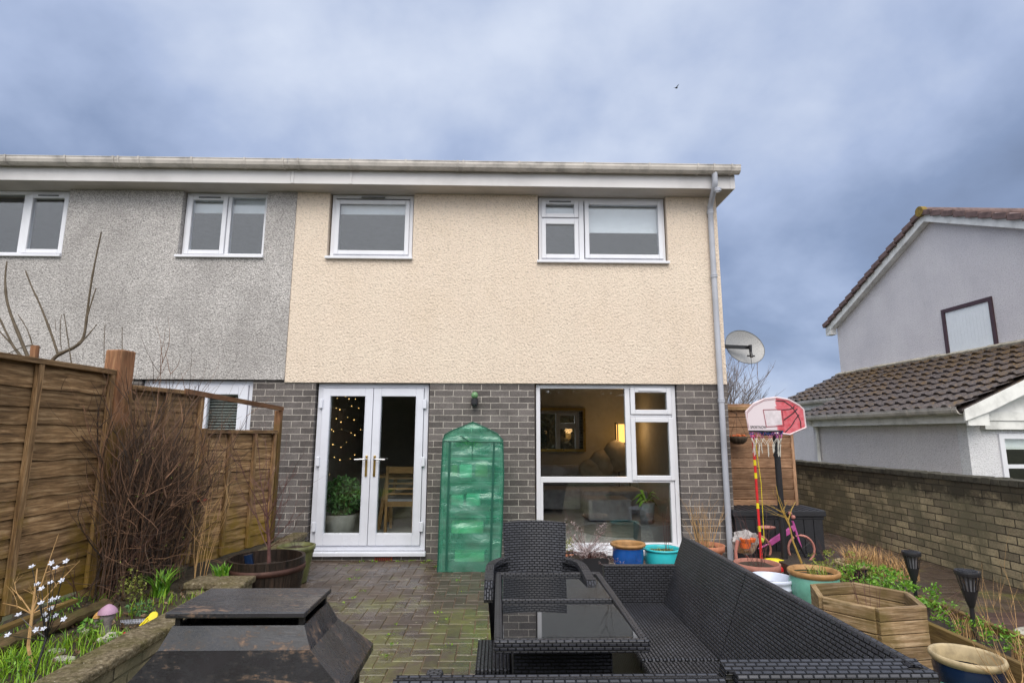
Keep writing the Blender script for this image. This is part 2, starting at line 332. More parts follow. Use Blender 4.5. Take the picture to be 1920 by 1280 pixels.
def boardm():
    s = NT('backboard_print'); p = s.n('ShaderNodeSeparateXYZ', {0: s.uv}); f = s.noise(s.geo, 22, 4, .6)
    x = s.math('ADD', p.outputs[0], s.math('MULTIPLY', s.math('SUBTRACT', f, .5), .12))
    red = s.mix(s.ramp(f, (.35, 0.), (.65, 1.)), (.52, .07, .09), (.62, .17, .20))
    return s.fin(s.mix(s.ramp(x, (.0, 0.), (.02, 1.)), (.68, .60, .64), red), .3)
M['board'] = boardm()
# ------------------------------------------------------------------ mesh helpers
class MB:
    def __init__(s): s.v = []; s.f = []; s.u = []; s.r = []; s.mi = []; s.m = 0
    def face(s, pts, uv=None, rnd=None):
        b = len(s.v); s.v += [Vector(p) for p in pts]; s.f.append(tuple(range(b, b+len(pts)))); s.u.append(uv)
        s.r.append(random.random() if rnd is None else rnd); s.mi.append(s.m)
    def grid(s, P, rnd=None, uvs=None, close=False):   # P[i][j]
        b = len(s.v); n = len(P); k = len(P[0]); rnd = random.random() if rnd is None else rnd
        for row in P: s.v += [Vector(p) for p in row]
        for i in range(n-1):
            for j in range(k-1 if not close else k):
                j2 = (j+1) % k
                s.f.append((b+i*k+j, b+i*k+j2, b+(i+1)*k+j2, b+(i+1)*k+j)); s.r.append(rnd); s.mi.append(s.m)
                s.u.append([uvs(i, j), uvs(i, j+1), uvs(i+1, j+1), uvs(i+1, j)] if uvs else None)
    def obox(s, c, ax, ay, az, rnd=None, wood=True):   # half-axis vectors
        c, A = Vector(c), [Vector(ax), Vector(ay), Vector(az)]
        L = [a.length for a in A]; long = L.index(max(L)); rnd = random.random() if rnd is None else rnd
        o = (random.random()*40, random.random()*40)
        b = len(s.v); idx = {}
        for i in (-1, 1):
            for j in (-1, 1):
                for k in (-1, 1): idx[(i, j, k)] = len(s.v); s.v.append(c+A[0]*i+A[1]*j+A[2]*k)
        hand = A[0].cross(A[1]).dot(A[2]) > 0
        for d in range(3):
            t = [q for q in range(3) if q != d]
            if long in t: uu = long; vv = [q for q in t if q != long][0]
            else: uu, vv = t
            for sg in (-1, 1):
                cs = []
                for a, b2 in ((-1, -1), (1, -1), (1, 1), (-1, 1)):
                    q = [0, 0, 0]; q[d] = sg; q[t[0]] = a; q[t[1]] = b2; cs.append(tuple(q))
                fl = (sg > 0) == (d != 1)
                if not hand: fl = not fl
                if not fl: cs.reverse()
                s.f.append(tuple(idx[q] for q in cs)); s.r.append(rnd); s.mi.append(s.m)
                s.u.append([(o[0]+q[uu]*L[uu], o[1]+q[vv]*L[vv]+(d*3.3)) for q in cs] if wood else None)
    def box(s, x0, x1, y0, y1, z0, z1, rnd=None, wood=True):
        s.obox(((x0+x1)/2, (y0+y1)/2, (z0+z1)/2), ((x1-x0)/2, 0, 0), (0, (y1-y0)/2, 0), (0, 0, (z1-z0)/2), rnd, wood)
    def beam(s, p, q, w, h, up=(0, 0, 1), rnd=None):   # board between two points; w sideways, h along up
        p, q = Vector(p), Vector(q); d = (q-p); dn = d.normalized(); sd = dn.cross(Vector(up)); sd = sd.normalized() if sd.length > 1e-6 else Vector((1, 0, 0)); u = sd.cross(dn)
        s.obox((p+q)/2, d/2, sd*w/2, u*h/2, rnd)
    def tube(s, pts, rad, seg=8, cap=True, rnd=None):
        pts = [Vector(p) for p in pts]; n = len(pts)
        if not isinstance(rad, (list, tuple)): rad = [rad]*n
        P = []; ref = None; ln = 0; ls = []
        for i, p in enumerate(pts):
            d = (pts[min(i+1, n-1)]-pts[max(i-1, 0)]); d = d.normalized() if d.length > 1e-9 else Vector((0, 0, 1))
            if ref is None: ref = Vector((0, 0, 1)) if abs(d.z) < .9 else Vector((1, 0, 0))
            a = d.cross(ref)
            if a.length < 1e-6: a = d.cross(Vector((0, 1, .3)))
            a.normalize(); b = d.cross(a)
            P.append([p+(a*math.cos(2*math.pi*k/seg)+b*math.sin(2*math.pi*k/seg))*rad[i] for k in range(seg)])
            if i: ln += (pts[i]-pts[i-1]).length
            ls.append(ln)
        r0 = rad[0]
        s.grid([list(reversed(q)) for q in P], rnd, lambda i, j: (ls[i], 2*math.pi*r0*j/seg), close=True)
        if cap:
            s.face(P[-1], rnd=rnd); s.face(list(reversed(P[0])), rnd=rnd)
    def lathe(s, prof, c=(0, 0, 0), seg=32, axis=None, rnd=None, sq=1.):
        c = Vector(c); P = []
        for r, z in prof: P.append([c+Vector((r*math.cos(2*math.pi*k/seg), sq*r*math.sin(2*math.pi*k/seg), z)) for k in range(seg)])
        s.grid(P, rnd, lambda i, j: (prof[i][1], j*.5/seg), close=True)
    def prism(s, poly, ext, rnd=None):
        ext = Vector(ext); a = [Vector(p) for p in poly]; b = [p+ext for p in a]
        s.face(list(reversed(a)), rnd=rnd); s.face(b, rnd=rnd)
        for i in range(len(a)):
            j = (i+1) % len(a); s.face([a[i], a[j], b[j], b[i]], rnd=rnd)
    def ball(s, c, r, seg=10, sc=(1, 1, 1), rnd=None, jit=0.):
        c = Vector(c); n = seg//2+1; P = []
        for i in range(n):
            t = math.pi*i/(n-1); 
            P.append([c+Vector((r*sc[0]*math.sin(t)*math.cos(2*math.pi*k/seg), r*sc[1]*math.sin(t)*math.sin(2*math.pi*k/seg), -r*sc[2]*math.cos(t)))*1 + Vector((rr(-jit, jit), rr(-jit, jit), rr(-jit, jit))) for k in range(seg)])
        s.grid(P, rnd, close=True)
    def build(s, name, mats, parent=None, smooth=False, bevel=0., origin=None):
        if not isinstance(mats, (list, tuple)): mats = [mats]
        if parent is not None: o = WL[parent.name]
        elif origin is not None: o = Vector(origin)
        else:
            xs = [v.x for v in s.v]; ys = [v.y for v in s.v]; zs = [v.z for v in s.v]
            o = Vector(((min(xs)+max(xs))/2, (min(ys)+max(ys))/2, min(zs)))
        me = D.meshes.new(name); me.from_pydata([v-o for v in s.v], [], s.f)
        for q in mats: me.materials.append(M[q] if isinstance(q, str) else q)
        me.polygons.foreach_set('material_index', s.mi)
        at_ = me.attributes.new('rnd', 'FLOAT', 'FACE'); at_.data.foreach_set('value', s.r)
        uvl = me.uv_layers.new(name='UVMap'); uv = []
        for fi, f in enumerate(s.f):
            if s.u[fi] is not None:
                for q in s.u[fi]: uv += [q[0], q[1]]
            else:
                p = [s.v[i] for i in f]; n = (p[1]-p[0]).cross(p[2]-p[0])
                if n.length < 1e-12 and len(p) > 3: n = (p[2]-p[1]).cross(p[3]-p[1])
                a = [abs(n.x), abs(n.y), abs(n.z)]; k = a.index(max(a))
                for q in p: uv += [q.y, q.z] if k == 0 else [q.x, q.z] if k == 1 else [q.x, q.y]
        uvl.data.foreach_set('uv', uv)
        if smooth: me.polygons.foreach_set('use_smooth', [True]*len(s.f))
        me.update(); ob = D.objects.new(name, me); C.objects.link(ob)
        if parent is not None: ob.parent = parent; WL[ob.name] = o
        else: ob.location = o; WL[ob.name] = o
        if bevel:
            b = ob.modifiers.new('bevel', 'BEVEL'); b.width = bevel; b.segments = 2; b.limit_method = 'ANGLE'; b.harden_normals = False
        return ob
WL = {}
def thing(name, label, cat, loc, group=None):
    o = D.objects.new(name, None); C.objects.link(o); o.location = loc; WL[o.name] = Vector(loc); o.empty_display_size = .1
    return tag(o, label, cat, group)
def tag(o, label, cat, group=None):
    o['label'] = label; o['category'] = cat
    if group: o['group'] = group
    return o
def struct(o, kind='structure', label=None): o['kind'] = kind; return o
def copytree(o, parent=None, dloc=(0, 0, 0)):
    c = o.copy(); C.objects.link(c)
    if parent is not None: c.parent = parent
    WL[c.name] = WL[o.name]+Vector(dloc)
    for ch in list(o.children): copytree(ch, c, dloc)
    return c
def lerp(a, b, t): return a+(b-a)*t
def wallgrid(mb, x0, x1, z0, z1, y0, y1, holes):
    xs = sorted({x0, x1, *[h[0] for h in holes], *[h[1] for h in holes]}); zs = sorted({z0, z1, *[h[2] for h in holes], *[h[3] for h in holes]})
    xs = [x for x in xs if x0 <= x <= x1]; zs = [z for z in zs if z0 <= z <= z1]
    def hole(i, k):
        if i < 0 or k < 0 or i >= len(xs)-1 or k >= len(zs)-1: return True
        cx = (xs[i]+xs[i+1])/2; cz = (zs[k]+zs[k+1])/2
        return any(h[0] < cx < h[1] and h[2] < cz < h[3] for h in holes)
    for i in range(len(xs)-1):
        for k in range(len(zs)-1):
            if hole(i, k): continue
            a, b, c, d = xs[i], xs[i+1], zs[k], zs[k+1]
            mb.face([(a, y0, c), (b, y0, c), (b, y0, d), (a, y0, d)]); mb.face([(b, y1, c), (a, y1, c), (a, y1, d), (b, y1, d)])
            if hole(i-1, k): mb.face([(a, y1, c), (a, y0, c), (a, y0, d), (a, y1, d)])
            if hole(i+1, k): mb.face([(b, y0, c), (b, y1, c), (b, y1, d), (b, y0, d)])
            if hole(i, k-1): mb.face([(a, y1, c), (b, y1, c), (b, y0, c), (a, y0, c)])
            if hole(i, k+1): mb.face([(a, y0, d), (b, y0, d), (b, y1, d), (a, y1, d)])
def frame_bars(mb, x0, x1, z0, z1, w, y0, y1, wb=None):
    wb = wb or w
    mb.box(x0, x0+w, y0, y1, z0, z1, .5); mb.box(x1-w, x1, y0, y1, z0, z1, .5)
    mb.box(x0+w, x1-w, y0, y1, z0, z0+wb, .5); mb.box(x0+w, x1-w, y0, y1, z1-w, z1, .5)
def window(house, x0, x1, z0, z1, sashes, fixed=(), y=.04, sill=True, blinds=(), fw=.045, mat='pvcw', gmat='glassu', vents=(), muls=(), label=None):
    mb = MB(); frame_bars(mb, x0, x1, z0, z1, fw, y, y+.07)
    for a in muls: mb.box(*a[:2], y+.001, y+.07, *a[2:], .5)
    w = mb.build('window', mat, house, bevel=.004)
    if label: w['label'] = label
    for (a, b, c, d) in sashes:
        s = MB(); frame_bars(s, a, b, c, d, .055, y-.018, y+.05); s.build('sash', mat, w, bevel=.006)
        g = MB(); g.box(a+.055, b-.055, y+.005, y+.02, c+.055, d-.055); g.build('glass', gmat, w)
    for (a, b, c, d) in fixed:
        g = MB(); g.box(a, b, y+.02, y+.035, c, d); g.build('glass', gmat, w)
    if sill:
        s = MB(); s.box(x0-.03, x1+.02, -.065, y-.002, z0-.035, z0-.003); s.build('sill', mat, w, bevel=.004)
    for (a, b, c, d) in blinds:
        s = MB(); s.box(a, b, y+.09, y+.094, c, d); s.box(a, b, y+.085, y+.10, c-.02, c-.001); s.build('blind', 'blind', w)
    for (a, b, c) in vents:
        s = MB(); s.box(a, b, y-.03, y-.019, c-.008, c+.008); s.build('vent', 'greyplastic' if y < .06 and sill else mat, w)
    return w
# ------------------------------------------------------------------ ground and paving
g = MB(); g.box(-60, 90, -60, 120, -.5, -.045); struct(g.build('ground', plain('ground_earth', (.07, .075, .035), .95, dirt=.4, scale=3)))
g = MB(); g.box(-.3, 4.45, -9, 0, -.044, -.006); struct(g.build('patio_bed', 'sand'))
pv = MB()
def pave(pv, X0, X1, Y0, Y1, U=.1, z=0.):
    gp = .0022
    for i in range(int((X0)/U)-2, int(X1/U)+2):
        for j in range(int(Y0/U)-2, int(Y1/U)+2):
            k = (i-j) % 4
            if k == 0: a = (i*U, (i+2)*U, j*U, (j+1)*U)
            elif k == 3: a = (i*U, (i+1)*U, j*U, (j+2)*U)
            else: continue
            a = (max(a[0], X0), min(a[1], X1), max(a[2], Y0), min(a[3], Y1))
            if a[1]-a[0] < .015 or a[3]-a[2] < .015: continue
            h = rr(-.002, .002)+z; tx, ty = rr(-.012, .012), rr(-.012, .012)
            cx, cy = (a[0]+a[1])/2, (a[2]+a[3])/2
            ax = Vector(((a[1]-a[0])/2-gp, 0, tx*(a[1]-a[0])/2)); ay = Vector((0, (a[3]-a[2])/2-gp, ty*(a[3]-a[2])/2)); b = .004
            rn = random.random(); cc = Vector((cx, cy, h))
            top = [cc+ax*p+ay*q-Vector((b if p > 0 else -b, b if q > 0 else -b, 0)) for p, q in ((-1, -1), (1, -1), (1, 1), (-1, 1))]
            mid = [cc+ax*p+ay*q-Vector((0, 0, .005)) for p, q in ((-1, -1), (1, -1), (1, 1), (-1, 1))]
            low = [v-Vector((0, 0, .014)) for v in mid]
            pv.face(top, rnd=rn)
            for q in range(4):
                r_ = (q+1) % 4; pv.face([mid[q], mid[r_], top[r_], top[q]], rnd=rn); pv.face([low[q], low[r_], mid[r_], mid[q]], rnd=rn)
pave(pv, .42, 4.45, -6.2, -.02); struct(pv.build('patio', 'paver'))
g = MB(); g.box(5.98, 7.5, -9, 3.2, -.044, -.018); struct(g.build('side_path_bed', 'sand'))
pv = MB(); pave(pv, 6.0, 7.48, -2.0, 2.9); struct(pv.build('side_path', 'paver'))
g = MB()
for k in range(22):
    y = -2.02-.145*k; g.box(6.02, 7.47, y-.138, y, -.017, .012)
struct(g.build('decking', 'deck', bevel=.004))
# gravel
def pebble(mb, c, r):
    o = [Vector((1, 0, 0)), Vector((0, 1, 0)), Vector((-1, 0, 0)), Vector((0, -1, 0))]; a = rr(0, 6.3)
    q = Matrix.Rotation(a, 3, 'Z') @ Matrix.Rotation(rr(-.4, .4), 3, 'X'); sx, sy, sz = r*rr(.8, 1.5), r*rr(.6, 1.), r*rr(.4, .7)
    c = Vector(c); rn = random.random()
    ring = [q@Vector((math.cos(t)*sx, math.sin(t)*sy, 0)) for t in [k*math.pi/3 for k in range(6)]]
    t1 = [q@Vector((math.cos(t)*sx*.6, math.sin(t)*sy*.6, sz)) for t in [k*math.pi/3 for k in range(6)]]
    b = len(mb.v); mb.v += [c+v for v in ring]+[c+v for v in t1]
    for k in range(6):
        j = (k+1) % 6; mb.f.append((b+k, b+j, b+6+j, b+6+k)); mb.u.append(None); mb.r.append(rn); mb.mi.append(0)
    mb.f.append(tuple(range(b+6, b+12))); mb.u.append(None); mb.r.append(rn); mb.mi.append(0)
g = MB(); g.box(4.455, 5.97, -9, .3, -.044, -.010); struct(g.build('gravel_bed', 'sand'))
g = MB()
for k in range(11000):
    x, y = rr(4.47, 5.60), rr(-5.4, .2)
    if y > -1.2 and random.random() < .5: continue
    pebble(g, (x, y, rr(-.012, .004)), rr(.007, .016))
struct(g.build('gravel', 'gravel', smooth=True), 'stuff')
# pale specks and moss tufts on the patio
g = MB()
for k in range(170):
    x, y = rr(.75, 4.3), rr(-5.1, -.15); r_ = rr(.003, .009); a0 = rr(0, 6)
    g.face([(x+r_*rr(.6, 1.2)*math.cos(a0+t), y+r_*rr(.6, 1.2)*math.sin(a0+t), .0065+rr(0, .002)) for t in (0, 1.1, 2.3, 3.4, 4.6, 5.5)])
struct(g.build('fallen_petals', plain('petal_speck', (.42, .40, .30), .8)), 'stuff')
# ------------------------------------------------------------------ vegetation helpers
def blades(mb, cx, cy, z, n, spread, h, w=.004, lean=.5, seg=3, hv=.4):
    for k in range(n):
        a = rr(0, 6.283); r0 = spread*math.sqrt(random.random()); bx, by = cx+r0*math.cos(a), cy+r0*math.sin(a)
        H = h*rr(1-hv, 1); la = rr(0, 6.283); ll = lean*H*rr(.2, 1); sd = Vector((-math.sin(la), math.cos(la), 0))*w*rr(.6, 1.2); rn = random.random()
        pr = None
        for i in range(seg+1):
            t = i/seg; p = Vector((bx+math.cos(la)*ll*t*t, by+math.sin(la)*ll*t*t, z+H*(t-.25*lean*t*t)))
            q = (p-sd*(1-t)**.6, p+sd*(1-t)**.6)
            if pr: mb.face([pr[0], pr[1], q[1], q[0]] if i < seg else [pr[0], pr[1], p], rnd=rn)
            pr = q
def leaves(mb, c, n, R3, size, up=.3):
    c = Vector(c)
    for k in range(n):
        while True:
            d = Vector((rr(-1, 1), rr(-1, 1), rr(-1, 1)))
            if d.length < 1: break
        p = c+Vector((d.x*R3[0], d.y*R3[1], d.z*R3[2])); n_ = Vector((rr(-1, 1), rr(-1, 1), rr(-.2, 1))).normalized(); a = n_.orthogonal().normalized()
        a = (Matrix.Rotation(rr(0, 6.28), 3, n_) @ a); b = n_.cross(a); s_ = size*rr(.6, 1.3)
        mb.face([p-a*s_, p-b*s_*.42-n_*s_*.08, p+a*s_, p+b*s_*.42-n_*s_*.08])
def twig(mb, p, d, L, r, seg=5, wob=.12, kids=0, depth=0, sides=4, up=.05):
    p = Vector(p); d = Vector(d).normalized(); pts = [p]; rs = [r]; ks = []
    for i in range(seg):
        d = (d+Vector((rr(-wob, wob), rr(-wob, wob), rr(-wob, wob)+up))).normalized(); p = p+d*L/seg; pts.append(p); rs.append(r*(1-.75*(i+1)/seg)); ks.append((p, d))
    mb.tube(pts, rs, sides, cap=False)
    if depth > 0:
        for k in range(kids):
            q, dd = random.choice(ks[1:] if len(ks) > 1 else ks); nd = (dd+Vector((rr(-.8, .8), rr(-.8, .8), rr(-.2, .6)))).normalized()
            twig(mb, q, nd, L*rr(.35, .6), r*.55, max(3, seg-1), wob, kids, depth-1, sides, up)
    return pts
# ------------------------------------------------------------------ main house
H = thing('house', 'cream rendered house with dark brick ground floor, french doors and picture window', 'house', (2.67, 0, 0))
w = MB(); wallgrid(w, 0, 5.35, 2.03, 4.44, -.02, .25, [(.41, 1.475, 3.58, 4.441), (3.05, 4.70, 3.55, 4.441)])
w.face([(5.35, .25, 2.03), (5.35, 7.5, 2.03), (5.35, 7.5, 4.44), (5.35, .25, 4.44)])
w.face([(5.35, 3.9, 4.44), (5.35, 7.5, 4.44), (5.35, 3.75, 5.85), (5.35, 0, 4.44)])
w.face([(0, -.02, 2.03), (0, .25, 2.03), (5.35, .25, 2.03), (5.35, -.02, 2.03)])
w.face([(5.35, 7.5, 2.03), (0, 7.5, 2.03), (0, 7.5, 4.44), (5.35, 7.5, 4.44)])
w.build('upper_wall', 'cream', H)
w = MB(); wallgrid(w, 0, 5.35, -.05, 2.03, 0, .25, [(.37, 1.735, .05, 2.035), (3.0, 4.735, .07, 2.035)])
w.face([(5.35, .25, -.05), (5.35, 7.5, -.05), (5.35, 7.5, 2.03), (5.35, .25, 2.03)])
w.face([(5.35, 7.5, -.05), (0, 7.5, -.05), (0, 7.5, 2.03), (5.35, 7.5, 2.03)])
w.build('brick_wall', 'brick', H)
w = MB()
w.face([(-.0, -.33, 4.66), (5.5, -.33, 4.66), (5.5, 3.75, 6.02), (-.0, 3.75, 6.02)]); w.face([(-.0, 3.75, 6.02), (5.5, 3.75, 6.02), (5.5, 7.8, 4.66), (-.0, 7.8, 4.66)])
w.face([(-.0, -.33, 4.64), (-.0, 3.75, 6.0), (5.5, 3.75, 6.0), (5.5, -.33, 4.64)]); w.build('roof', 'roof', H)
w = MB(); w.box(0, 5.49, -.28, -.26, 4.44, 4.65, .5)
for x in (.012, .72): w.box(x, x+.03, -.288, -.281, 4.44, 4.65, .5)
w.box(5.43, 5.494, -.286, -.2805, 4.438, 4.652, .5); w.box(5.475, 5.49, -.259, 7.6, 4.44, 4.65, .5)
w.build('fascia', 'fascia', H, bevel=.003)
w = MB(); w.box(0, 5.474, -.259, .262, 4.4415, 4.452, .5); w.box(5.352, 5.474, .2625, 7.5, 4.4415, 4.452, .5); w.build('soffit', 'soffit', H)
def gutter(parent, p0, p1, out, r=.056, clips=(), mat='gutter', joints=()):
    p0, p1, out = Vector(p0), Vector(p1), Vector(out); mb = MB(); Lg = (p1-p0)
    prof = [(-1, .55), (-1, 0), (-.8, -.62), (-.35, -1.), (.35, -1.), (.8, -.62), (1, .0), (1, .55), (1.08, .62), (1.08, .48), (.93, .45), (.9, 0), (.3, -.85), (-.3, -.85), (-.9, 0)]
    P = [[b+out*(u*r)+Vector((0, 0, v*r)) for u, v in prof] for b in (p0, p1)]
    mb.grid(P, .5)
    for q in P: mb.face(q, rnd=.5)
    g_ = mb.build('gutter', mat, parent)
    for x in clips:
        c = MB(); b = p0+Lg.normalized()*x; e = Lg.normalized()*.012
        ar = [(-1.05, .3), (-1.05, 0), (-.85, -.66), (-.38, -1.08), (.38, -1.08), (.85, -.66), (1.06, 0), (1.12, .66), (.9, .66)]
        for q in range(len(ar)-1):
            c.beam(b+out*(ar[q][0]*r)+Vector((0, 0, ar[q][1]*r)), b+out*(ar[q+1][0]*r)+Vector((0, 0, ar[q+1][1]*r)), .022, .006, up=tuple(out) if abs(ar[q][0]-ar[q+1][0]) < .3 else (0, 0, 1))
        c.build('bracket', mat, g_)
    return g_
gutter(H, (.0, -.342, 4.665), (5.53, -.342, 4.665), (0, -1, 0), r=.06, clips=(.12, .75, 1.42, 2.05, 2.12, 2.8, 3.6, 4.4, 5.0, 5.2, 5.42))
dp = MB(); dp.tube([(5.22, -.345, 4.62), (5.22, -.345, 4.50), (5.22, -.33, 4.46), (5.245, -.12, 4.33), (5.25, -.07, 4.28), (5.25, -.062, 4.0), (5.25, -.062, .0)], .034, 16)
d = dp.build('downpipe', 'pipe', H, smooth=True)
for z in (4.42, 4.24, 3.40, 1.85): 
    c = MB(); c.lathe([(.035, z-.04), (.042, z-.04), (.042, z-.025), (.037, z-.02), (.042, z-.015), (.042, z), (.035, z)], (5.25, -.062 if z < 4.4 else -.335, 0), 16); c.build('pipe_collar', 'pipe', d, smooth=False)
window(H, .43, 1.46, 3.60, 4.438, [(.475, 1.415, 3.645, 4.37)], blinds=[(.50, 1.40, 4.235, 4.36)], vents=[(.80, 1.10, 4.40)], label='single upstairs window with white frame and roller blind')
window(H, 3.065, 4.685, 3.575, 4.438, [(3.10, 3.575, 4.165, 4.40), (3.10, 3.575, 3.62, 4.13), (3.655, 4.655, 3.625, 4.40)], blinds=[(3.13, 3.56, 4.20, 4.36), (3.70, 4.64, 4.02, 4.36)], vents=[(3.20, 3.48, 4.375)], muls=[(3.58, 3.645, 3.62, 4.393), (3.11, 3.579, 4.133, 4.162)], label='wide upstairs window with small opener on its left')
bw = window(H, 3.02, 4.725, .10, 2.025, [(4.17, 4.67, 1.665, 1.985), (4.165, 4.68, .885, 1.625)], [(3.07, 4.10, .93, 1.98), (3.07, 4.62, .16, .855)], sill=False, fw=.05, gmat='glass', vents=[(4.27, 4.55, 1.955)], muls=[(3.07, 4.67, .86, .925), (4.105, 4.165, .925, 1.98), (4.166, 4.67, 1.628, 1.662), (3.07, 3.10, .16, .86), (4.62, 4.67, .15, .86), (3.07, 4.62, .151, .17)], label='big picture window of the living room')
s_ = MB(); s_.box(2.99, 4.75, -.07, .036, .055, .097); s_.build('sill', 'pvcw', bw)
# french doors
fr = MB(); frame_bars(fr, .39, 1.72, .09, 2.025, .055, .05, .12); df = fr.build('door_frame', 'pvc', H, bevel=.004)
s_ = MB(); s_.box(.37, 1.74, -.05, .049, .045, .088); s_.build('threshold', 'pvc', df, bevel=.005)
for sg, (a, b) in ((-1, (.449, 1.052)), (1, (1.058, 1.661))):
    lf = MB(); z0, z1 = .15, 1.965; wst = .094
    frame_bars(lf, a, b, z0, z1, wst, .032, .10, .135)
    for q in (a+wst-.012, b-wst+.002): lf.box(q, q+.010, .026, .034, z0+.125, z1-wst+.01, .5)
    dr = lf.build('door', 'pvc', H, bevel=.007)
    gl_ = MB(); gl_.box(a+wst, b-wst, .055, .07, z0+.135, z1-wst); gl_.build('glass', 'glass', dr)
    hx = (b-.045 if sg < 0 else a+.045)
    hp = MB(); hp.box(hx-.013, hx+.013, .018, .031, .93, 1.17); hp.build('handle_plate', 'brass', dr, bevel=.003)
    hd = MB(); hd.tube([(hx, .018, 1.13), (hx, -.03, 1.13), (hx+sg*.02, -.035, 1.13), (hx+sg*.13, -.03, 1.125)], .009, 8); hd.build('handle', 'chrome', dr, smooth=True)
    for z in (.36, 1.1, 1.78):
        h = MB(); x = a if sg < 0 else b; h.box(x-.022+sg*.014, x+.022+sg*.014, .012, .031, z-.055, z+.055, .5); h.build('hinge', 'pvc', dr, bevel=.006)
ab = MB(); ab.box(1.16, 1.36, -.012, .0, -.012, .045)
ab.m = 1
for i in range(8):
    for k in range(2): ab.box(1.172+i*.0225, 1.185+i*.0225, -.0135, -.0122, -.003+k*.024, .014+k*.024)
ab.build('air_brick', ['redbrick', 'dark'], H)
# rooms
def room(mb, x0, x1, y0, y1, z0, z1):
    mb.face([(x0, y0, z0), (x0, y1, z0), (x0, y1, z1), (x0, y0, z1)]); mb.face([(x1, y1, z0), (x1, y0, z0), (x1, y0, z1), (x1, y1, z1)])
    mb.face([(x0, y1, z0), (x1, y1, z0), (x1, y1, z1), (x0, y1, z1)]); mb.face([(x0, y0, z1), (x1, y0, z1), (x1, y1, z1), (x0, y1, z1)])
r_ = MB(); room(r_, .06, 2.35, .251, 4.0, .08, 2.34); room(r_, 2.42, 5.28, .251, 4.3, .08, 2.34); r_.build('interior_wall', 'inwall', H)
r_ = MB(); r_.box(.05, 5.3, .12, 4.5, .04, .079); r_.build('interior_floor', 'carpet', H)
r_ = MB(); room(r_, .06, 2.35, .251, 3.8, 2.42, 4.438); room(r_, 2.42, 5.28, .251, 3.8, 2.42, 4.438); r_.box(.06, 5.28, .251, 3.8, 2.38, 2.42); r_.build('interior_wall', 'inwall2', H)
# ------------------------------------------------------------------ left neighbour
N = thing('house', 'grey pebbledashed semi with stained wall adjoining on the left', 'house', (-3.5, 0, 0))
XL = -7.2
w = MB(); wallgrid(w, XL, -.002, 2.06, 4.44, -.03, .25, [(-4.4, -2.825, 3.565, 4.441), (-1.42, -.37, 3.575, 4.441)])
w.face([(XL, -.03, 2.06), (XL, .25, 2.06), (-.002, .25, 2.06), (-.002, -.03, 2.06)]); w.face([(XL, 7.5, 2.06), (XL, .25, 2.06), (XL, .25, 4.44), (XL, 7.5, 4.44)]); w.build('upper_wall', 'grey', N)
w = MB(); wallgrid(w, XL, -.003, -.05, 2.06, .004, .25, [(-1.70, -.38, .05, 2.07)]); w.build('brick_wall', 'brick', N)
w = MB(); w.face([(XL-.1, -.33, 4.66), (-.001, -.33, 4.66), (-.001, 3.75, 6.02), (XL-.1, 3.75, 6.02)]); w.face([(XL-.1, 3.75, 6.02), (0, 3.75, 6.02), (0, 7.8, 4.66), (XL-.1, 7.8, 4.66)]); w.build('roof', 'roof', N)
w = MB(); w.box(XL-.1, -.001, -.28, -.26, 4.44, 4.65, .5); w.build('fascia', 'fascia', N)
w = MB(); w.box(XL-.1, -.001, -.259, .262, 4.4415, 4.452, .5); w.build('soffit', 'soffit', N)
gutter(N, (XL, -.342, 4.660), (-.003, -.342, 4.664), (0, -1, 0), r=.06, clips=(3.85, 4.55, 5.12, 5.18, 5.42, 6.05, 6.68, 7.14))
window(N, -4.38, -2.84, 3.59, 4.438, [(-3.37, -2.87, 3.62, 4.40)], [(-4.335, -3.44, 3.635, 4.39)], muls=[(-3.435, -3.372, 3.635, 4.393)], vents=[(-3.25, -3.0, 4.375)], blinds=[], label='upstairs window cut by the left edge of the photo')
window(N, -1.41, -.38, 3.60, 4.438, [(-1.38, -.89, 3.63, 4.40)], [(-.84, -.425, 3.645, 4.39)], muls=[(-.886, -.842, 3.645, 4.393)], blinds=[(-1.36, -.42, 4.23, 4.40)], vents=[(-1.25, -.98, 4.375)], label='two pane upstairs window with half lowered blind')
fr = MB(); frame_bars(fr, -1.69, -.39, .09, 2.05, .05, .05, .12); df = fr.build('door_frame', 'pvc', N)
for a, b in ((-1.635, -1.045), (-1.035, -.445)):
    lf = MB(); frame_bars(lf, a, b, .13, 2.0, .115, .032, .10, .17); dr = lf.build('door', 'pvc', N, bevel=.006)
    q = MB(); q.box(a+.115, b-.115, .055, .07, .30, 1.885); q.build('glass', 'glass', dr)
    q = MB()
    for k in range(46):
        z = 1.88-.034*k; q.obox(((a+b)/2, .14, z), (.20, 0, 0), (0, .013, -.008), (0, .0006, .001))
    q.build('venetian_blind', 'blind', dr)
r_ = MB(); room(r_, XL, -.06, .251, 3.8, .05, 2.34); room(r_, XL, -.06, .251, 3.8, 2.42, 4.43); r_.box(XL, -.06, .251, 3.8, 2.35, 2.42); r_.build('interior_wall', 'inwall2', N)
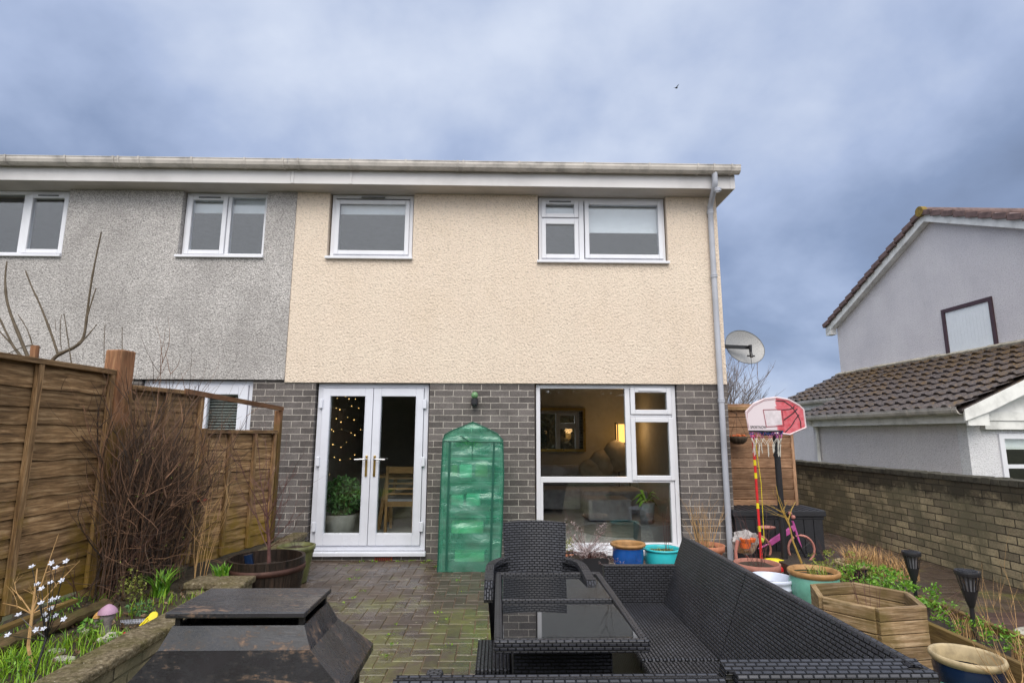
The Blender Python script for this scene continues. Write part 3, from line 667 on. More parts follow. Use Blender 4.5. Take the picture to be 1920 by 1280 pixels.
# ------------------------------------------------------------------ right neighbour
G = thing('house', 'pale roughcast gable house with tiled side extension beyond the garden wall', 'house', (13, 5.8, 0))
X2 = 13.; yf, ya, yn = 9.93, 5.83, 1.75; ze, zp = 4.72, 6.58
w = MB()
w.face([(X2, yf, -.05), (X2, yn, -.05), (X2, yn, ze), (X2, ya, zp), (X2, yf, ze)]); w.face([(X2, yn, -.05), (X2+7, yn, -.05), (X2+7, yn, ze), (X2, yn, ze)])
w.face([(X2+7, yf, -.05), (X2, yf, -.05), (X2, yf, ze), (X2+7, yf, ze)]); w.build('gable_wall', 'lilac', G)
def slab(mb, pts, t):
    a = [Vector(p) for p in pts]; b = [p-Vector((0, 0, t)) for p in a]; mb.face(a); mb.face(list(reversed(b)))
    for i in range(len(a)): j = (i+1) % len(a); mb.face([b[i], b[j], a[j], a[i]])
w = MB(); ov = .30; sl = (zp-ze)/(yf-ya)
zo = ze-sl*ov
slab(w, [(X2-.2, yf+ov, zo+.20), (X2-.2, ya, zp+.20), (X2+7.2, ya, zp+.20), (X2+7.2, yf+ov, zo+.20)], .05)
slab(w, [(X2-.2, ya, zp+.20), (X2-.2, yn-ov, zo+.20), (X2+7.2, yn-ov, zo+.20), (X2+7.2, ya, zp+.20)], .05)
rf = w.build('roof', 'roofr', G)
for k in range(14):
    for s0, s1 in ((yf+ov, ya), (yn-ov, ya)):
        a, b = lerp(s0, s1, k/14), lerp(s0, s1, (k+1)/14); za_, zb_ = lerp(zo, zp, k/14), lerp(zo, zp, (k+1)/14)
        t = MB(); t.beam((X2-.235, a, za_+.205), (X2-.235, lerp(a, b, .985), lerp(za_, zb_, .985)+.160), .07, .125); o = t.build('verge_tile', 'roofr', rf, bevel=.006)
t = MB(); t.tube([(X2-.28, ya, zp+.19), (X2-.16, ya, zp+.19)], .125, 14); t.build('ridge_cap', 'lichen', rf)
t = MB(); t.tube([(X2-.159, ya, zp+.18), (X2+7, ya, zp+.18)], .12, 14); t.build('ridge_tiles', 'roofr', rf)
w = MB()
for a, b in ((yf+ov-.03, ya), (ya, yn-ov+.03)):
    za_ = zo if a > ya else zp; zb_ = zp if a > ya else zo
    w.prism([(X2-.19, a, za_+.13), (X2-.19, b, zb_+.13), (X2-.19, b, zb_-.06), (X2-.19, a, za_-.06)], (.03, 0, 0))
    w.prism([(X2-.155, a, za_-.03), (X2-.155, b, zb_-.03), (X2-.155, b, zb_-.045), (X2-.155, a, za_-.045)], (.15, 0, 0))
w.box(X2-.19, X2, yf+.02, yf+ov-.02, zo-.10, zo+.1); w.build('bargeboard', 'white', G)
# brown window on plane x
wy0, wy1, wz0, wz1 = 4.49, 5.85, 3.19, 4.33
w = MB()
def ybars(mb, x, y0, y1, z0, z1, t, d0, d1):
    mb.box(x-d1, x-d0, y0, y0+t, z0, z1); mb.box(x-d1, x-d0, y1-t, y1, z0, z1); mb.box(x-d1, x-d0, y0+t, y1-t, z0, z0+t); mb.box(x-d1, x-d0, y0+t, y1-t, z1-t, z1)
ybars(w, X2, wy0, wy1, wz0, wz1, .09, .002, .035); w.box(X2-.09, X2-.002, wy0-.04, wy1+.04, wz0-.05, wz0-.002); ww = w.build('window', 'fibre', G, bevel=.004)
q = MB()
for k in range(13): y = wy0+.1+k*(wy1-wy0-.2)/13; q.obox((X2-.006, y+.045, (wz0+wz1)/2), (.002, .010, 0), (-.002, .042, 0), (0, 0, (wz1-wz0)/2-.09))
q.build('vertical_blind', 'blind', ww)
q = MB(); q.box(X2-.024, X2-.018, wy0+.09, wy1-.09, wz0+.09, wz1-.09); q.build('glass', glass('clear_glass', (1., 1., 1.), .7), ww)
# lean-to roof: corrugated tile courses
def tiles(mb, e0, e1, t0, t1, rows, per=.30, amp=.042, step=.045):   # eaves line e0->e1, top line t0->t1
    e0, e1, t0, t1 = map(Vector, (e0, e1, t0, t1)); n = int((e1-e0).length/per*8)
    nrm = (e1-e0).cross(t0-e0).normalized(); nrm = nrm if nrm.z > 0 else -nrm
    for r_ in range(rows):
        rn = random.random(); P = []
        for v, lift in ((r_/rows, step), ((r_+1.02)/rows, 0.)):
            row = []
            for i in range(n+1):
                u = i/n; a = e0.lerp(e1, u); b = t0.lerp(t1, u); ph = ((e1-e0).length*u/per) % 1
                hgt = amp*(1 if ph < .32 else (1-(ph-.32)/.10 if ph < .42 else (0 if ph < .88 else (ph-.88)/.12)))
                row.append(a.lerp(b, v)+nrm*(lift+hgt))
            P.append(row)
        mb.grid(P, rn)
        low = [p-nrm*.03 for p in P[0]]; mb.grid([low, P[0]], rn)
def roofpt(x): return 1.86+(x-10)*(3.22-1.86)/3.
w = MB()
tiles(w, (9.95, 2.0, roofpt(9.95)), (9.95, 6.83, roofpt(9.95)), (13, 2.0, roofpt(13)), (13, 6.83, roofpt(13)), 10)
tiles(w, (11.05, 6.83, roofpt(11.05)), (11.05, 10.0, roofpt(11.05)), (13, 6.83, roofpt(13)), (13, 10.0, roofpt(13)), 7)
slab(w, [(9.95, 2.02, roofpt(9.95)), (13, 2.02, roofpt(13)), (13, 6.83, roofpt(13)), (9.95, 6.83, roofpt(9.95))], .04)
slab(w, [(11.05, 6.83, roofpt(11.05)), (13, 6.83, roofpt(13)), (13, 10.0, roofpt(13)), (11.05, 10.0, roofpt(11.05))], .04)
w.build('extension_roof', 'roof', G)
w = MB()
for k in range(24):
    y = 2.1+k*.33; w.obox((12.94, y+.16, roofpt(13)+.04+rr(-.012, .012)), (.075, 0, .03), (0, .17, 0), (-.012, 0, .03))
w.build('flashing', 'lead', G, bevel=.01)
w = MB(); x0, x1 = 10.22, 12.99
w.face([(x0, 6.8, -.05), (x0, 2.501, -.05), (x0, 2.501, 1.75), (x0, 6.8, 1.75)]); w.face([(11.3, 9.9, -.05), (11.3, 6.8, -.05), (11.3, 6.8, 2.3), (11.3, 9.9, 2.3)])
w.face([(x0, 6.8, -.05), (x0, 6.8, 1.75), (11.3, 6.8, 2.3), (11.3, 6.8, -.05)]); w.build('extension_side_wall', 'lilac', G)
w = MB(); wallgrid(w, x0, x1, -.05, 1.62, 2.3, 2.5, [(10.72, 12.6, .35, 1.45)]); w.build('extension_end_wall', 'lilac2', G)
ew = MB(); frame_bars(ew, 10.72, 12.6, .35, 1.45, .08, 2.27, 2.34)
ew.box(10.80, 12.52, 2.271, 2.34, .90, .96); ew.box(11.6, 11.68, 2.272, 2.34, .43, 1.37); e2 = ew.build('window', 'pvcw', G)
q = MB(); q.box(10.80, 12.52, 2.31, 2.32, .43, 1.37); q.build('glass', 'glass', e2)
q = MB(); q.box(10.81, 12.51, 2.36, 2.364, 1.20, 1.38); q.build('blind', 'blind', e2)
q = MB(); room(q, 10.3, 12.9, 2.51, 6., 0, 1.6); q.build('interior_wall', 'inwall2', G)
w = MB(); w.box(10.05, 10.07, 2.1, 6.8, 1.62, 1.83); w.box(10.05, 10.40, 2.05, 2.09, 1.58, 1.88); w.box(10.41, 13., 2.18, 2.28, 1.66, 1.80); w.box(10.45, 13, 2.20, 2.29, 1.52, 1.655)
w.prism([(9.98, 2.04, roofpt(9.98)-.02), (13, 2.04, roofpt(13)-.02), (13, 2.04, roofpt(13)-.24), (10.4, 2.04, roofpt(10.4)-.24), (9.98, 2.04, roofpt(9.98)-.2)], (0, -.03, 0))
w.prism([(10.45, 2.295, 1.63), (12.98, 2.295, 1.63), (12.98, 2.295, roofpt(12.98)-.05), (10.45, 2.295, roofpt(10.45)-.05)], (0, -.02, 0)); w.box(11.12, 11.14, 6.84, 9.95, 2.1, 2.3); w.face([(10.071, 2.1, 1.625), (10.071, 6.8, 1.625), (10.22, 6.8, 1.625), (10.22, 2.1, 1.625)]); w.build('fascia', 'white', G)
gutter(G, (9.97, 2.07, 1.83), (9.97, 6.83, 1.83), (-1, 0, 0), r=.075, clips=(.1, 1.1, 2.3, 3.6))
gutter(G, (11.05, 6.9, 2.31), (11.05, 9.9, 2.31), (-1, 0, 0), r=.07, clips=(.5,))
q = MB(); q.tube([(10.0, 6.55, 1.78), (10.02, 6.55, 1.70), (10.16, 6.55, 1.58), (10.17, 6.55, 1.50), (10.17, 6.55, 0)], .04, 12); q.build('downpipe', 'white', G, smooth=True)
# ------------------------------------------------------------------ brick garden wall (right)
w = MB(); w.box(7.5, 7.72, -8.5, 3.6, -.05, .935, wood=False)
rows = MB()
for k in range(118):
    y = -8.5+k*.1025
    rows.box(7.485+rr(0, .008), 7.735, y, y+.097, .937, 1.0+rr(-.006, .006), wood=False)
gw = thing('garden_wall', 'weathered buff brick garden wall with black moss along its top', 'wall', (7.6, -2.5, 0))
w.build('wall_body', 'gbrick', gw); rows.build('coping', plain('mossy_top_brick', (.06, .055, .04), .95, dirt=.6, scale=12, bumpd=.01), gw, bevel=.006)
# ------------------------------------------------------------------ shed
sh_ = thing('shed', 'brown timber clad shed beside the house behind the black storage box', 'shed', (5.98, 1.4, 0))
w = MB(); ys = .9
for k in range(13):
    z = .02+k*.137; w.obox((5.97, ys, z+.068), (.60, 0, 0), (0, .010, .002), (0, -.013, .0615))
    w.obox((6.57, ys+.85, z+.068), (.010, 0, .002), (0, .83, 0), (.006, 0, .069))
w.box(5.38, 6.55, ys+.03, ys+.04, 0, 1.8); w.build('cladding', 'shedw', sh_)
w = MB(); w.box(6.55, 6.59, .895-.02, .935, 0, 1.79); w.build('corner_post', 'shedw', sh_)
w = MB(); w.obox((5.98, 1.7, 1.83), (.66, 0, 0), (0, .86, .05), (0, 0, .02)); w.build('roof', 'fencew', sh_)
w = MB(); w.box(5.36, 6.62, .845, .868, 1.755, 1.84); w.build('fascia', 'shedw', sh_)
# ------------------------------------------------------------------ left fences
def panel(name, label, A, B, z0, z1, nb, battens, mat='fencew', top=True):
    A, B = Vector((*A, 0)), Vector((*B, 0)); d = (B-A).normalized(); n = Vector((d.y, -d.x, 0))   # n towards the patio
    if n.x < 0: n = -n
    root = thing(name, label, 'fence panel', tuple((A+B)/2), 'timber fence panels')
    L = (B-A).length; hb = (z1-z0-.03)/nb
    mb = MB()
    for k in range(nb):
        z = z0+hb*k; nsub = 12; wv = [rr(-.006, .006) for _ in range(nsub+1)]; rn = random.random(); o1, o2 = rr(0, 40), rr(0, 40)
        P = []; fr_ = []
        for (dz, off) in ((-.014, .015), (hb*.5, .009), (hb+.012, .000)):
            P.append([A+d*(L*i/nsub)+n*off+Vector((0, 0, z+dz+(wv[i] if dz < 0 else 0))) for i in range(nsub+1)])
        mb.grid(P, rn, lambda i, j, o1=o1, o2=o2: (o1+L*j/nsub, o2+i*hb/2))
        mb.grid([[p-n*.012 for p in P[0]], P[0]], rn, lambda i, j, o1=o1, o2=o2: (o1+L*j/nsub, o2+i*.01))
    mb.face([A-n*.012+Vector((0, 0, z0)), B-n*.012+Vector((0, 0, z0)), B-n*.012+Vector((0, 0, z1)), A-n*.012+Vector((0, 0, z1))])
    mb.build('boards', mat, root)
    for t in battens:
        b = MB(); p = A+d*(L*t)+n*.033; b.obox((p.x, p.y, (z0+z1)/2), d*.02, n*.016, (0, 0, (z1-z0)/2)); b.build('batten', mat, root, bevel=.003)
    b = MB(); c = (A+B)/2+n*.018; b.obox((c.x, c.y, z1+.012), d*(L/2), n*.036, (0, 0, .018)); b.build('top_rail', mat, root, bevel=.003)
    return root
panel('wooden_fence', 'tall wooden fence panel nearest the camera, left of the big post', (-.40, -2.42), (-.50, -4.25), .34, 1.87, 13, (.015, .36, .68, .985))
FA, FB = Vector((-.37, -2.30, 0)), Vector((.075, -.32, 0))
def fl(t): v = FA.lerp(FB, t); return (v.x, v.y)
panel('wooden_fence', 'wooden fence panel behind the brown twiggy bush, right of the big post', fl(0.0), fl(.40), .30, 1.77, 12, (.02, .5, .98))
panel('wooden_fence', 'low wooden fence panel beside the half barrel, nearest the house', fl(.42), fl(.965), .28, 1.43, 10, (.02, .34, .68, .98))
p_ = MB(); p_.obox((-.385, -2.36, 1.12), (.07, -.01, 0), (.01, .07, 0), (0, 0, .94)); tag(p_.build('fence_post', 'fencep', bevel=.012), 'thick reddish square fence post standing higher than the panels', 'post')
v = fl(.415); p_ = MB(); p_.obox((v[0]+.02, v[1], .87), (.04, 0, 0), (0, .04, 0), (0, 0, .60)); tag(p_.build('fence_post', 'fencep', bevel=.006), 'pale weathered stump post between bush and low fence panel', 'post')
v = fl(.985); p_ = MB(); p_.obox((v[0]+.01, v[1]+.02, .97), (.035, 0, 0), (0, .035, 0), (0, 0, .71)); tag(p_.build('fence_post', 'fencep', bevel=.005), 'dark fence post at house end carrying the thin sloping rail', 'post')
a, b = fl(.27), fl(1.0); p_ = MB(); p_.beam((a[0]+.06, a[1], 1.79), (b[0]+.04, b[1], 1.70), .03, .045); tag(p_.build('fence_rail', 'fencep'), 'thin wooden rail running in the air above the low fence panel', 'rail')
# behind-fence stub post and bare pruned tree
p_ = MB(); a = at(62, 690, y=-2.1); b = at(66, 648, y=-2.1); p_.tube([(a.x, a.y, .0), a, b], .03, 8); tag(p_.build('tree_stake', 'fencep'), 'short wooden stake top poking above fence beside bare branches', 'stake')
tr = MB(); Yt = -2.0
def br(pts, r0, r1, yy=0, mb=tr):
    P = [at(px, py, y=Yt+yy+i*.03) for i, (px, py) in enumerate(pts)]; n = len(P); Q = []
    for i in range(n-1):
        for t in range(4): Q.append(P[i].lerp(P[i+1], t/4))
    Q.append(P[-1]); k = len(Q)
    # smooth
    for _ in range(3): Q = [Q[0]]+[(Q[i-1]+Q[i]*2+Q[i+1])/4 for i in range(1, k-1)]+[Q[-1]]
    mb.tube(Q, [lerp(r0, r1, i/(k-1))*.82*(1.25 if i % 5 == 0 and i > 2 else 1) for i in range(k)], 7)
base = at(80, 850, y=Yt)
tk = MB(); tk.tube([(base.x, base.y, -.05), (base.x+.02, base.y, .8), tuple(at(88, 690, y=Yt))], [.05, .04, .03], 9)
br([(88, 690), (105, 665), (140, 652), (158, 635), (163, 590), (172, 520), (190, 435)], .020, .007)
br([(163, 595), (172, 565), (180, 540)], .008, .005); br([(150, 645), (165, 628), (182, 608)], .008, .004)
br([(108, 662), (96, 625), (75, 570), (60, 540), (48, 508)], .012, .006, .05)
br([(60, 688), (40, 640), (12, 570), (9, 520), (13, 490)], .018, .006, -.05); br([(55, 685), (30, 660), (10, 620), (-4, 590)], .013, .008, .1)
br([(50, 680), (25, 648), (5, 628), (-8, 612)], .010, .006, .12); br([(64, 672), (60, 640), (48, 610), (34, 590)], .006, .004); br([(134, 682), (128, 640), (120, 588)], .006, .004)
br([(115, 655), (112, 620), (115, 590)], .004, .003, .2); br([(105, 620), (103, 598)], .003, .002, .2)
br([(76, 652), (60, 645), (30, 655), (5, 668)], .006, .003); br([(195, 680), (195, 640), (197, 608)], .004, .003); br([(229, 660), (229, 612)], .004, .003)
tt = thing('bare_tree', 'pruned leafless small tree with upright shoots behind the near fence panel', 'tree', (base.x, base.y, 0))
tk.build('trunk', 'barkgr', tt, smooth=True); tr.build('branches', 'barkgr', tt, smooth=True)
# ------------------------------------------------------------------ left raised bed
g = MB(); g.box(-.50, .60, -6.2, -2.2, -.04, .27); g.box(-.5, .3, -2.2, -.02, -.04, .255)
sb = g.build('flower_bed_soil', plain('bed_soil', (.055, .042, .024), .95, dirt=.55, scale=25, bumpd=.02)); struct(sb)
def retwall(name, label, x0, x1, y0, y1, z, cap):
    root = thing(name, label, 'wall', ((x0+x1)/2, (y0+y1)/2, 0), 'low brick retaining walls'); w = MB(); w.box(x0, x1, y0, y1, -.04, z-.05, wood=False); w.build('wall_body', 'gbrick', root)
    c = MB()
    if abs(y1-y0) > abs(x1-x0):
        n = max(1, int(abs(y1-y0)/.44))
        for k in range(n): a = lerp(y0, y1, k/n); b = lerp(y0, y1, (k+1)/n); c.box(x0-.02+rr(0, .006), x1+.025+rr(0, .006), a+.004, b-.004, z-.048+rr(0, .003), z+rr(-.004, .004), wood=False)
    else: c.box(x0-.02, x1+.02, y0-.02, y1+.02, z-.048, z, wood=False)
    c.build('coping', 'cap', root, bevel=.012)
retwall('retaining_wall', 'low mossy retaining wall along the grassy bed behind the fire pit', .55, .70, -6.2, -2.40, .35, 1)
retwall('retaining_wall', 'short end of low wall in front of the half barrel', .30, .70, -2.38, -2.20, .352, 1)
retwall('retaining_wall', 'narrow low wall at the foot of the fence beside the barrel', .24, .36, -2.17, -.03, .31, 1)
g = MB()
for k in range(40): blades(g, rr(-.35, .52), rr(-4.8, -3.3), .27, 110, .14, .11, .003, .9)
for k in range(14): blades(g, rr(-.3, .5), rr(-3.2, -2.5), .27, 22, .12, .09, .003, .8)
struct(g.build('grass', 'grassm'), 'stuff')
def clump(loc, n, h, spr, w, label, mat='leaf', name='daffodil_leaves', cat='plant', lean=.5, group=None):
    g = MB(); blades(g, loc[0], loc[1], loc[2], n, spr, h, w, lean, 4, .35); return tag(g.build(name, mat), label, cat, group)
clump(tuple(at(302, 1116, z=.27)), 70, .24, .05, .010, 'green strap leaved bulb clump at the foot of the twiggy bush', group='green bulb clumps in the left bed', lean=.9)
clump(tuple(at(413, 1096, z=.28)), 36, .20, .045, .014, 'green strap leaved bulb clump beside the end of the low wall', group='green bulb clumps in the left bed', lean=.6)
g = MB()
for k in range(60):
    x = rr(.75, 2.4); y = rr(-4.9, -.1) if random.random() < .75 else rr(-.16, -.05)
    for q in range(rr(3, 14).__int__()): leaves(g, (x+rr(-.03, .03), y+rr(-.02, .02), .012), 1, (.004, .004, .005), rr(.006, .013))
struct(g.build('moss_tufts', 'grassm'), 'stuff')
lt = MB()
for k in range(1500): leaves(lt, (rr(-.42, .52), rr(-4.8, -2.25), .279), 1, (.01, .01, .006), rr(.010, .022))
struct(tag(lt.build('leaf_litter', 'litter'), 'brown dead leaf litter on the left bed', 'litter'), 'stuff')
# rose seedling with small leaves
def smallplant(px, py, z, n, R3, size, label, mat='leafy', stems=5, name='leafy_plant'):
    b = at(px, py, z=z); root = thing(name, label, 'plant', tuple(b)); s_ = MB()
    for k in range(stems): twig(s_, b, (rr(-.5, .5), rr(-.5, .5), 1), R3[2]*2, .003, 4, .25)
    s_.build('stem', 'barkgr', root); l = MB(); leaves(l, b+Vector((0, 0, R3[2]*1.2)), n, R3, size); l.build('leaves', mat, root)
smallplant(238, 1135, .27, 110, (.08, .08, .11), .011, 'small plant of pale green leaflets between mushroom ornament and bulbs')
smallplant(262, 1155, .27, 120, (.10, .10, .04), .011, 'low dark green leafy plant behind the yellow ornament', 'leafd')
smallplant(255, 1128, .27, 100, (.07, .07, .08), .013, 'reddish green leafed plant between the bulbs and yellow ornament', 'leafy'); smallplant(215, 1215, .27, 70, (.05, .05, .04), .012, 'green weed tuft in front of the pointed stone', 'leaf'); smallplant(120, 1150, .27, 90, (.09, .09, .05), .013, 'green leafy weed at the foot of the near fence by the log', 'leaf')
smallplant(165, 1195, .27, 80, (.06, .10, .05), .013, 'fresh green weed growing beside the mushroom ornament', 'leaf')
smallplant(30, 1262, .27, 80, (.06, .06, .04), .010, 'round leaved green weed in the grass at lower left corner', 'leaf')
lg = MB(); a, b = at(205, 1132, z=.32), at(-60, 1235, z=.32); lg.tube([a.lerp(b, t/22)+Vector((rr(-.006, .006), rr(-.006, .006), rr(-.008, .008))) for t in range(23)], [.042+rr(-.012, .014) for t in range(23)], 9); tag(lg.build('log', 'log'), 'split rotting log lying along the foot of the near fence', 'log')
lg = MB(); a, b = at(140, 1125, z=.40), at(-40, 1195, z=.38); lg.beam(a, b, .05, .02); tag(lg.build('board', 'sleeper'), 'yellowed loose board leaning low against the near fence', 'board')
# twiggy bush
bu = thing('bush', 'dense brown leafless twiggy bush growing against the middle fence panel', 'bush', (-.15, -2.1, .27)); m_ = MB()
for k in range(22):
    twig(m_, (rr(-.26, -.02), rr(-2.5, -1.95), .26), (rr(-.2, .2), rr(-.25, .25), 1), rr(.7, 1.25), rr(.007, .012), 9, .2, 5, 2, 5, .04)
for k in range(300):
    t = random.random(); c0 = Vector((lerp(-.26, -.14, t)+rr(-.02, .16), lerp(-2.50, -1.95, t)+rr(-.1, .1), .27))
    Hh = rr(.75, 1.35)*(1-.15*abs(t-.45)*2)
    twig(m_, c0, (rr(-.12, .14), rr(-.16, .16), 1), Hh, rr(.0022, .0055), 8, .17, 3, 1, 4, .03)
for k in range(300):
    c0 = Vector((rr(-.25, .08), rr(-2.6, -1.9), rr(.35, 1.0))); twig(m_, c0, (rr(-1, 1), rr(-1, 1), rr(-.4, .4)), rr(.15, .45), .0022, 4, .3, 2, 1, 3, -.02)
m_.build('branches', 'bushtwig', bu)
l = MB()
for k in range(60): leaves(l, (rr(-.2, .1), rr(-2.6, -1.9), rr(.4, 1.4)), 2, (.05, .05, .05), .009)
l.build('leaves', 'leafy', bu)
def stemplant(name, label, base, n, h, mat, spread=.04, lean=.2, r=.003, kids=2, depth=1, group=None, cat='plant', wob=.1):
    m_ = MB()
    for k in range(n):
        a = rr(0, 6.28); twig(m_, (base[0]+spread*math.cos(a)*random.random(), base[1]+spread*math.sin(a)*random.random(), base[2]), (lean*math.cos(a), lean*math.sin(a), 1), h*rr(.6, 1), r*rr(.7, 1.2), 6, wob, kids, depth, 4, .02)
    return tag(m_.build(name, mat), label, cat, group)
b = at(60, 1250, z=.27); sm = MB(); sm.tube([b, at(53, 1210, y=b.y+.02), at(58, 1170, y=b.y+.03), at(64, 1120, y=b.y+.05), at(70, 1065, y=b.y+.08)], [.009, .008, .007, .006, .003], 6)
P = at(60, 1150, y=b.y+.04)
for q in ((110, 1000), (150, 1050), (20, 1100), (100, 1105), (5, 1130), (120, 1130)): sm.tube([P, P.lerp(at(*q, y=b.y+.1), .5)+Vector((0, 0, .01)), at(*q, y=b.y+.12)], [.004, .0025, .001], 5); twig(sm, P.lerp(at(*q, y=b.y+.1), .5), (rr(-1, 1), rr(-.5, .5), rr(.1, 1)), .14, .002, 4, .25, 2, 1, 4)
tag(sm.build('bare_sapling', 'straw'), 'thin orange brown leafless sapling beside the metal flower lights', 'sapling')
stemplant('rose_bush', 'tall thin reddish brown rose stems in front of the low fence panel', tuple(at(370, 1090, z=.28)), 9, .95, 'straw', .10, .12, .0035, 1)
stemplant('bramble', 'tangled arching brown brambles low in front of the near fence', tuple(at(150, 1120, z=.27)), 10, .7, 'barkred', .2, .7, .003, 2)
stemplant('twiggy_plant', 'thin dark stems rising through the bed beside the pale stump post', tuple(at(335, 1085, z=.28)), 10, .7, 'bark', .12, .3, .003, 2)
# red bird tray on stump post
v = fl(.415); bt = MB(); bt.lathe([(.0, 0), (.03, .0), (.055, .012), (.057, .016), (.03, .006), (0, .006)], (v[0]+.075, v[1]-.02, 1.0-.18), 16); tag(bt.build('bird_tray', 'red'), 'small red dish fixed to the side of the pale stump post', 'dish')
# solar flower lights
fb = at(62, 1275, z=.27); fo = thing('flower_light', 'dark branching metal stake with small white metal flowers in the grass', 'garden light', tuple(fb)); s_ = MB(); ends = [(60, 1062), (97, 1055), (105, 1064), (124, 1052), (95, 1092), (116, 1088), (70, 1095), (78, 1103), (77, 1130), (97, 1124), (107, 1121), (84, 1152), (96, 1140), (104, 1154), (90, 1160), (35, 1152), (15, 1190), (120, 1160), (82, 1178), (68, 1180)]
hub = at(88, 1190, y=fb.y+.06); s_.tube([fb, fb.lerp(hub, .6), hub], .005, 6)
for i, q in enumerate(ends):
    e_ = at(*q, y=fb.y+.06+rr(-.04, .06)); s_.tube([hub+Vector((0, 0, rr(-.03, .0))), hub.lerp(e_, .5)+Vector((0, 0, -.015)), e_], [.003, .002, .0015], 4)
s_.build('stem', 'blackm', fo)
for i, q in enumerate(ends):
    e_ = at(*q, y=fb.y+.06+rr(-.04, .06)); f_ = MB(); a0 = rr(0, 6)
    tl = Matrix.Rotation(R(rr(25, 60)), 3, 'X')
    for k in range(5):
        a = a0+k*1.2566; dd = tl @ Vector((math.cos(a), math.sin(a), .3)); sd = tl @ Vector((-math.sin(a), math.cos(a), 0)); f_.face([e_, e_+dd*.009+sd*.005, e_+dd*.0165, e_+dd*.009-sd*.005])
    f_.ball(e_+Vector((0, 0, .003)), .002, 6); f_.build('flower', 'petal', fo)
# mushroom ornament
mc = at(198, 1185, z=.27); mo = thing('mushroom_ornament', 'grey fairy house ornament with lilac mushroom cap in the bed', 'ornament', tuple(mc))
s_ = MB(); s_.lathe([(.030, 0), (.022, .03), (.026, .052), (.038, .082), (.034, .112), (.02, .127)], tuple(mc), 14); s_.build('stalk', 'greyclay', mo, smooth=True)
s_ = MB(); P = []
for r0, z in ((.050, .108), (.046, .122), (.032, .140), (.014, .153), (.003, .157)): P.append([mc+Vector(((r0+.003*(k % 2)*(r0 > .04))*math.cos(2*math.pi*k/20), (r0+.003*(k % 2)*(r0 > .04))*math.sin(2*math.pi*k/20), z)) for k in range(20)])
s_.grid(P, close=True); s_.face(list(reversed(P[0]))); s_.build('cap', 'lilacm', mo, smooth=True)
m2 = mc+Vector((-.056, 0, .035)); s_ = MB(); s_.lathe([(.02, 0), (.015, .03), (.018, .052)], tuple(m2), 10); s_.build('small_stalk', 'greyclay', mo, smooth=True)
s_ = MB(); s_.lathe([(.025, .048), (.021, .060), (.012, .072), (.003, .080)], tuple(m2), 12); s_.build('small_cap', 'amber', mo, smooth=True)
def rock(name, label, px, py, z, r, sc, mat='stone', group=None):
    p = at(px, py, z=z); g = MB(); g.ball(p+Vector((0, 0, r*sc[2]*.5)), r, 10, sc, jit=r*.10); return tag(g.build(name, mat), label, 'stone', group)
rock('stone', 'pale pointed stone in front of the mushroom ornament', 206, 1207, .27, .040, (1, .8, 1.1)); rock('stone', 'small white shell shaped stone left of the mushroom ornament', 162, 1185, .27, .026, (1, 1, .7))
rock('stone', 'small mottled stone just left of the pointed stone', 187, 1203, .27, .020, (.9, .9, .9)); rock('stone', 'flat white stone in the grass, the upper of two', 106, 1222, .27, .040, (1.2, .7, .3)); rock('stone', 'flat white stone in the grass, the lower of two', 120, 1238, .27, .048, (1.3, .7, .3)); rock('stone', 'small cream stone against the wall coping in the grass', 155, 1243, .27, .026, (1.2, .7, .4))
c = at(283, 1170, z=.27); yo = thing('fairy_slide', 'yellow plastic toy chair ornament by the wall coping', 'ornament', tuple(c)); s_ = MB(); s_.lathe([(0, 0), (.026, 0), (.028, .006), (.026, .012), (0, .012)], (0, 0, 0), 18)
s_.v = [Matrix.Rotation(R(60), 3, 'X') @ q + c+Vector((.012, 0, .045)) for q in s_.v]; s_.build('backrest', 'yellow', yo)
s_ = MB(); 
for q in (-.018, -.002, .014): s_.beam(c+Vector((q, 0, .045)), c+Vector((q-.022, -.045, .006)), .010, .006)
s_.build('seat', 'yellow', yo)
s_ = MB(); s_.box(c.x+.01, c.x+.035, c.y+.005, c.y+.012, c.z, c.z+.035); s_.build('panel', 'bluepl', yo)
c = at(237, 1188, z=.30); pp = thing('poppy_ornament', 'bright red poppy ornament with black centre beside the wall coping', 'ornament', tuple(c)); s_ = MB()
for k in range(5):
    a = k*1.2566; dd = Vector((math.cos(a), math.sin(a)*.8, .25)); sd = Vector((-math.sin(a), math.cos(a), 0)); s_.face([c, c+dd*.016+sd*.014, c+dd*.026, c+dd*.016-sd*.014])
s_.build('petals', 'red', pp); s_ = MB(); s_.ball(c+Vector((0, 0, .006)), .007, 8); s_.build('centre', 'black', pp)
fn = MB(); a, b = at(226, 1170, z=.27), at(298, 1165, z=.27)
for k in range(26): p = a.lerp(b, k/25); fn.box(p.x-.002, p.x+.002, p.y-.001, p.y+.001, p.z, p.z+.025)
fn.beam(a+Vector((0, 0, .012)), b+Vector((0, 0, .012)), .002, .003); tag(fn.build('miniature_fence', 'petal'), 'tiny white picket fence in front of the yellow ornament', 'ornament')
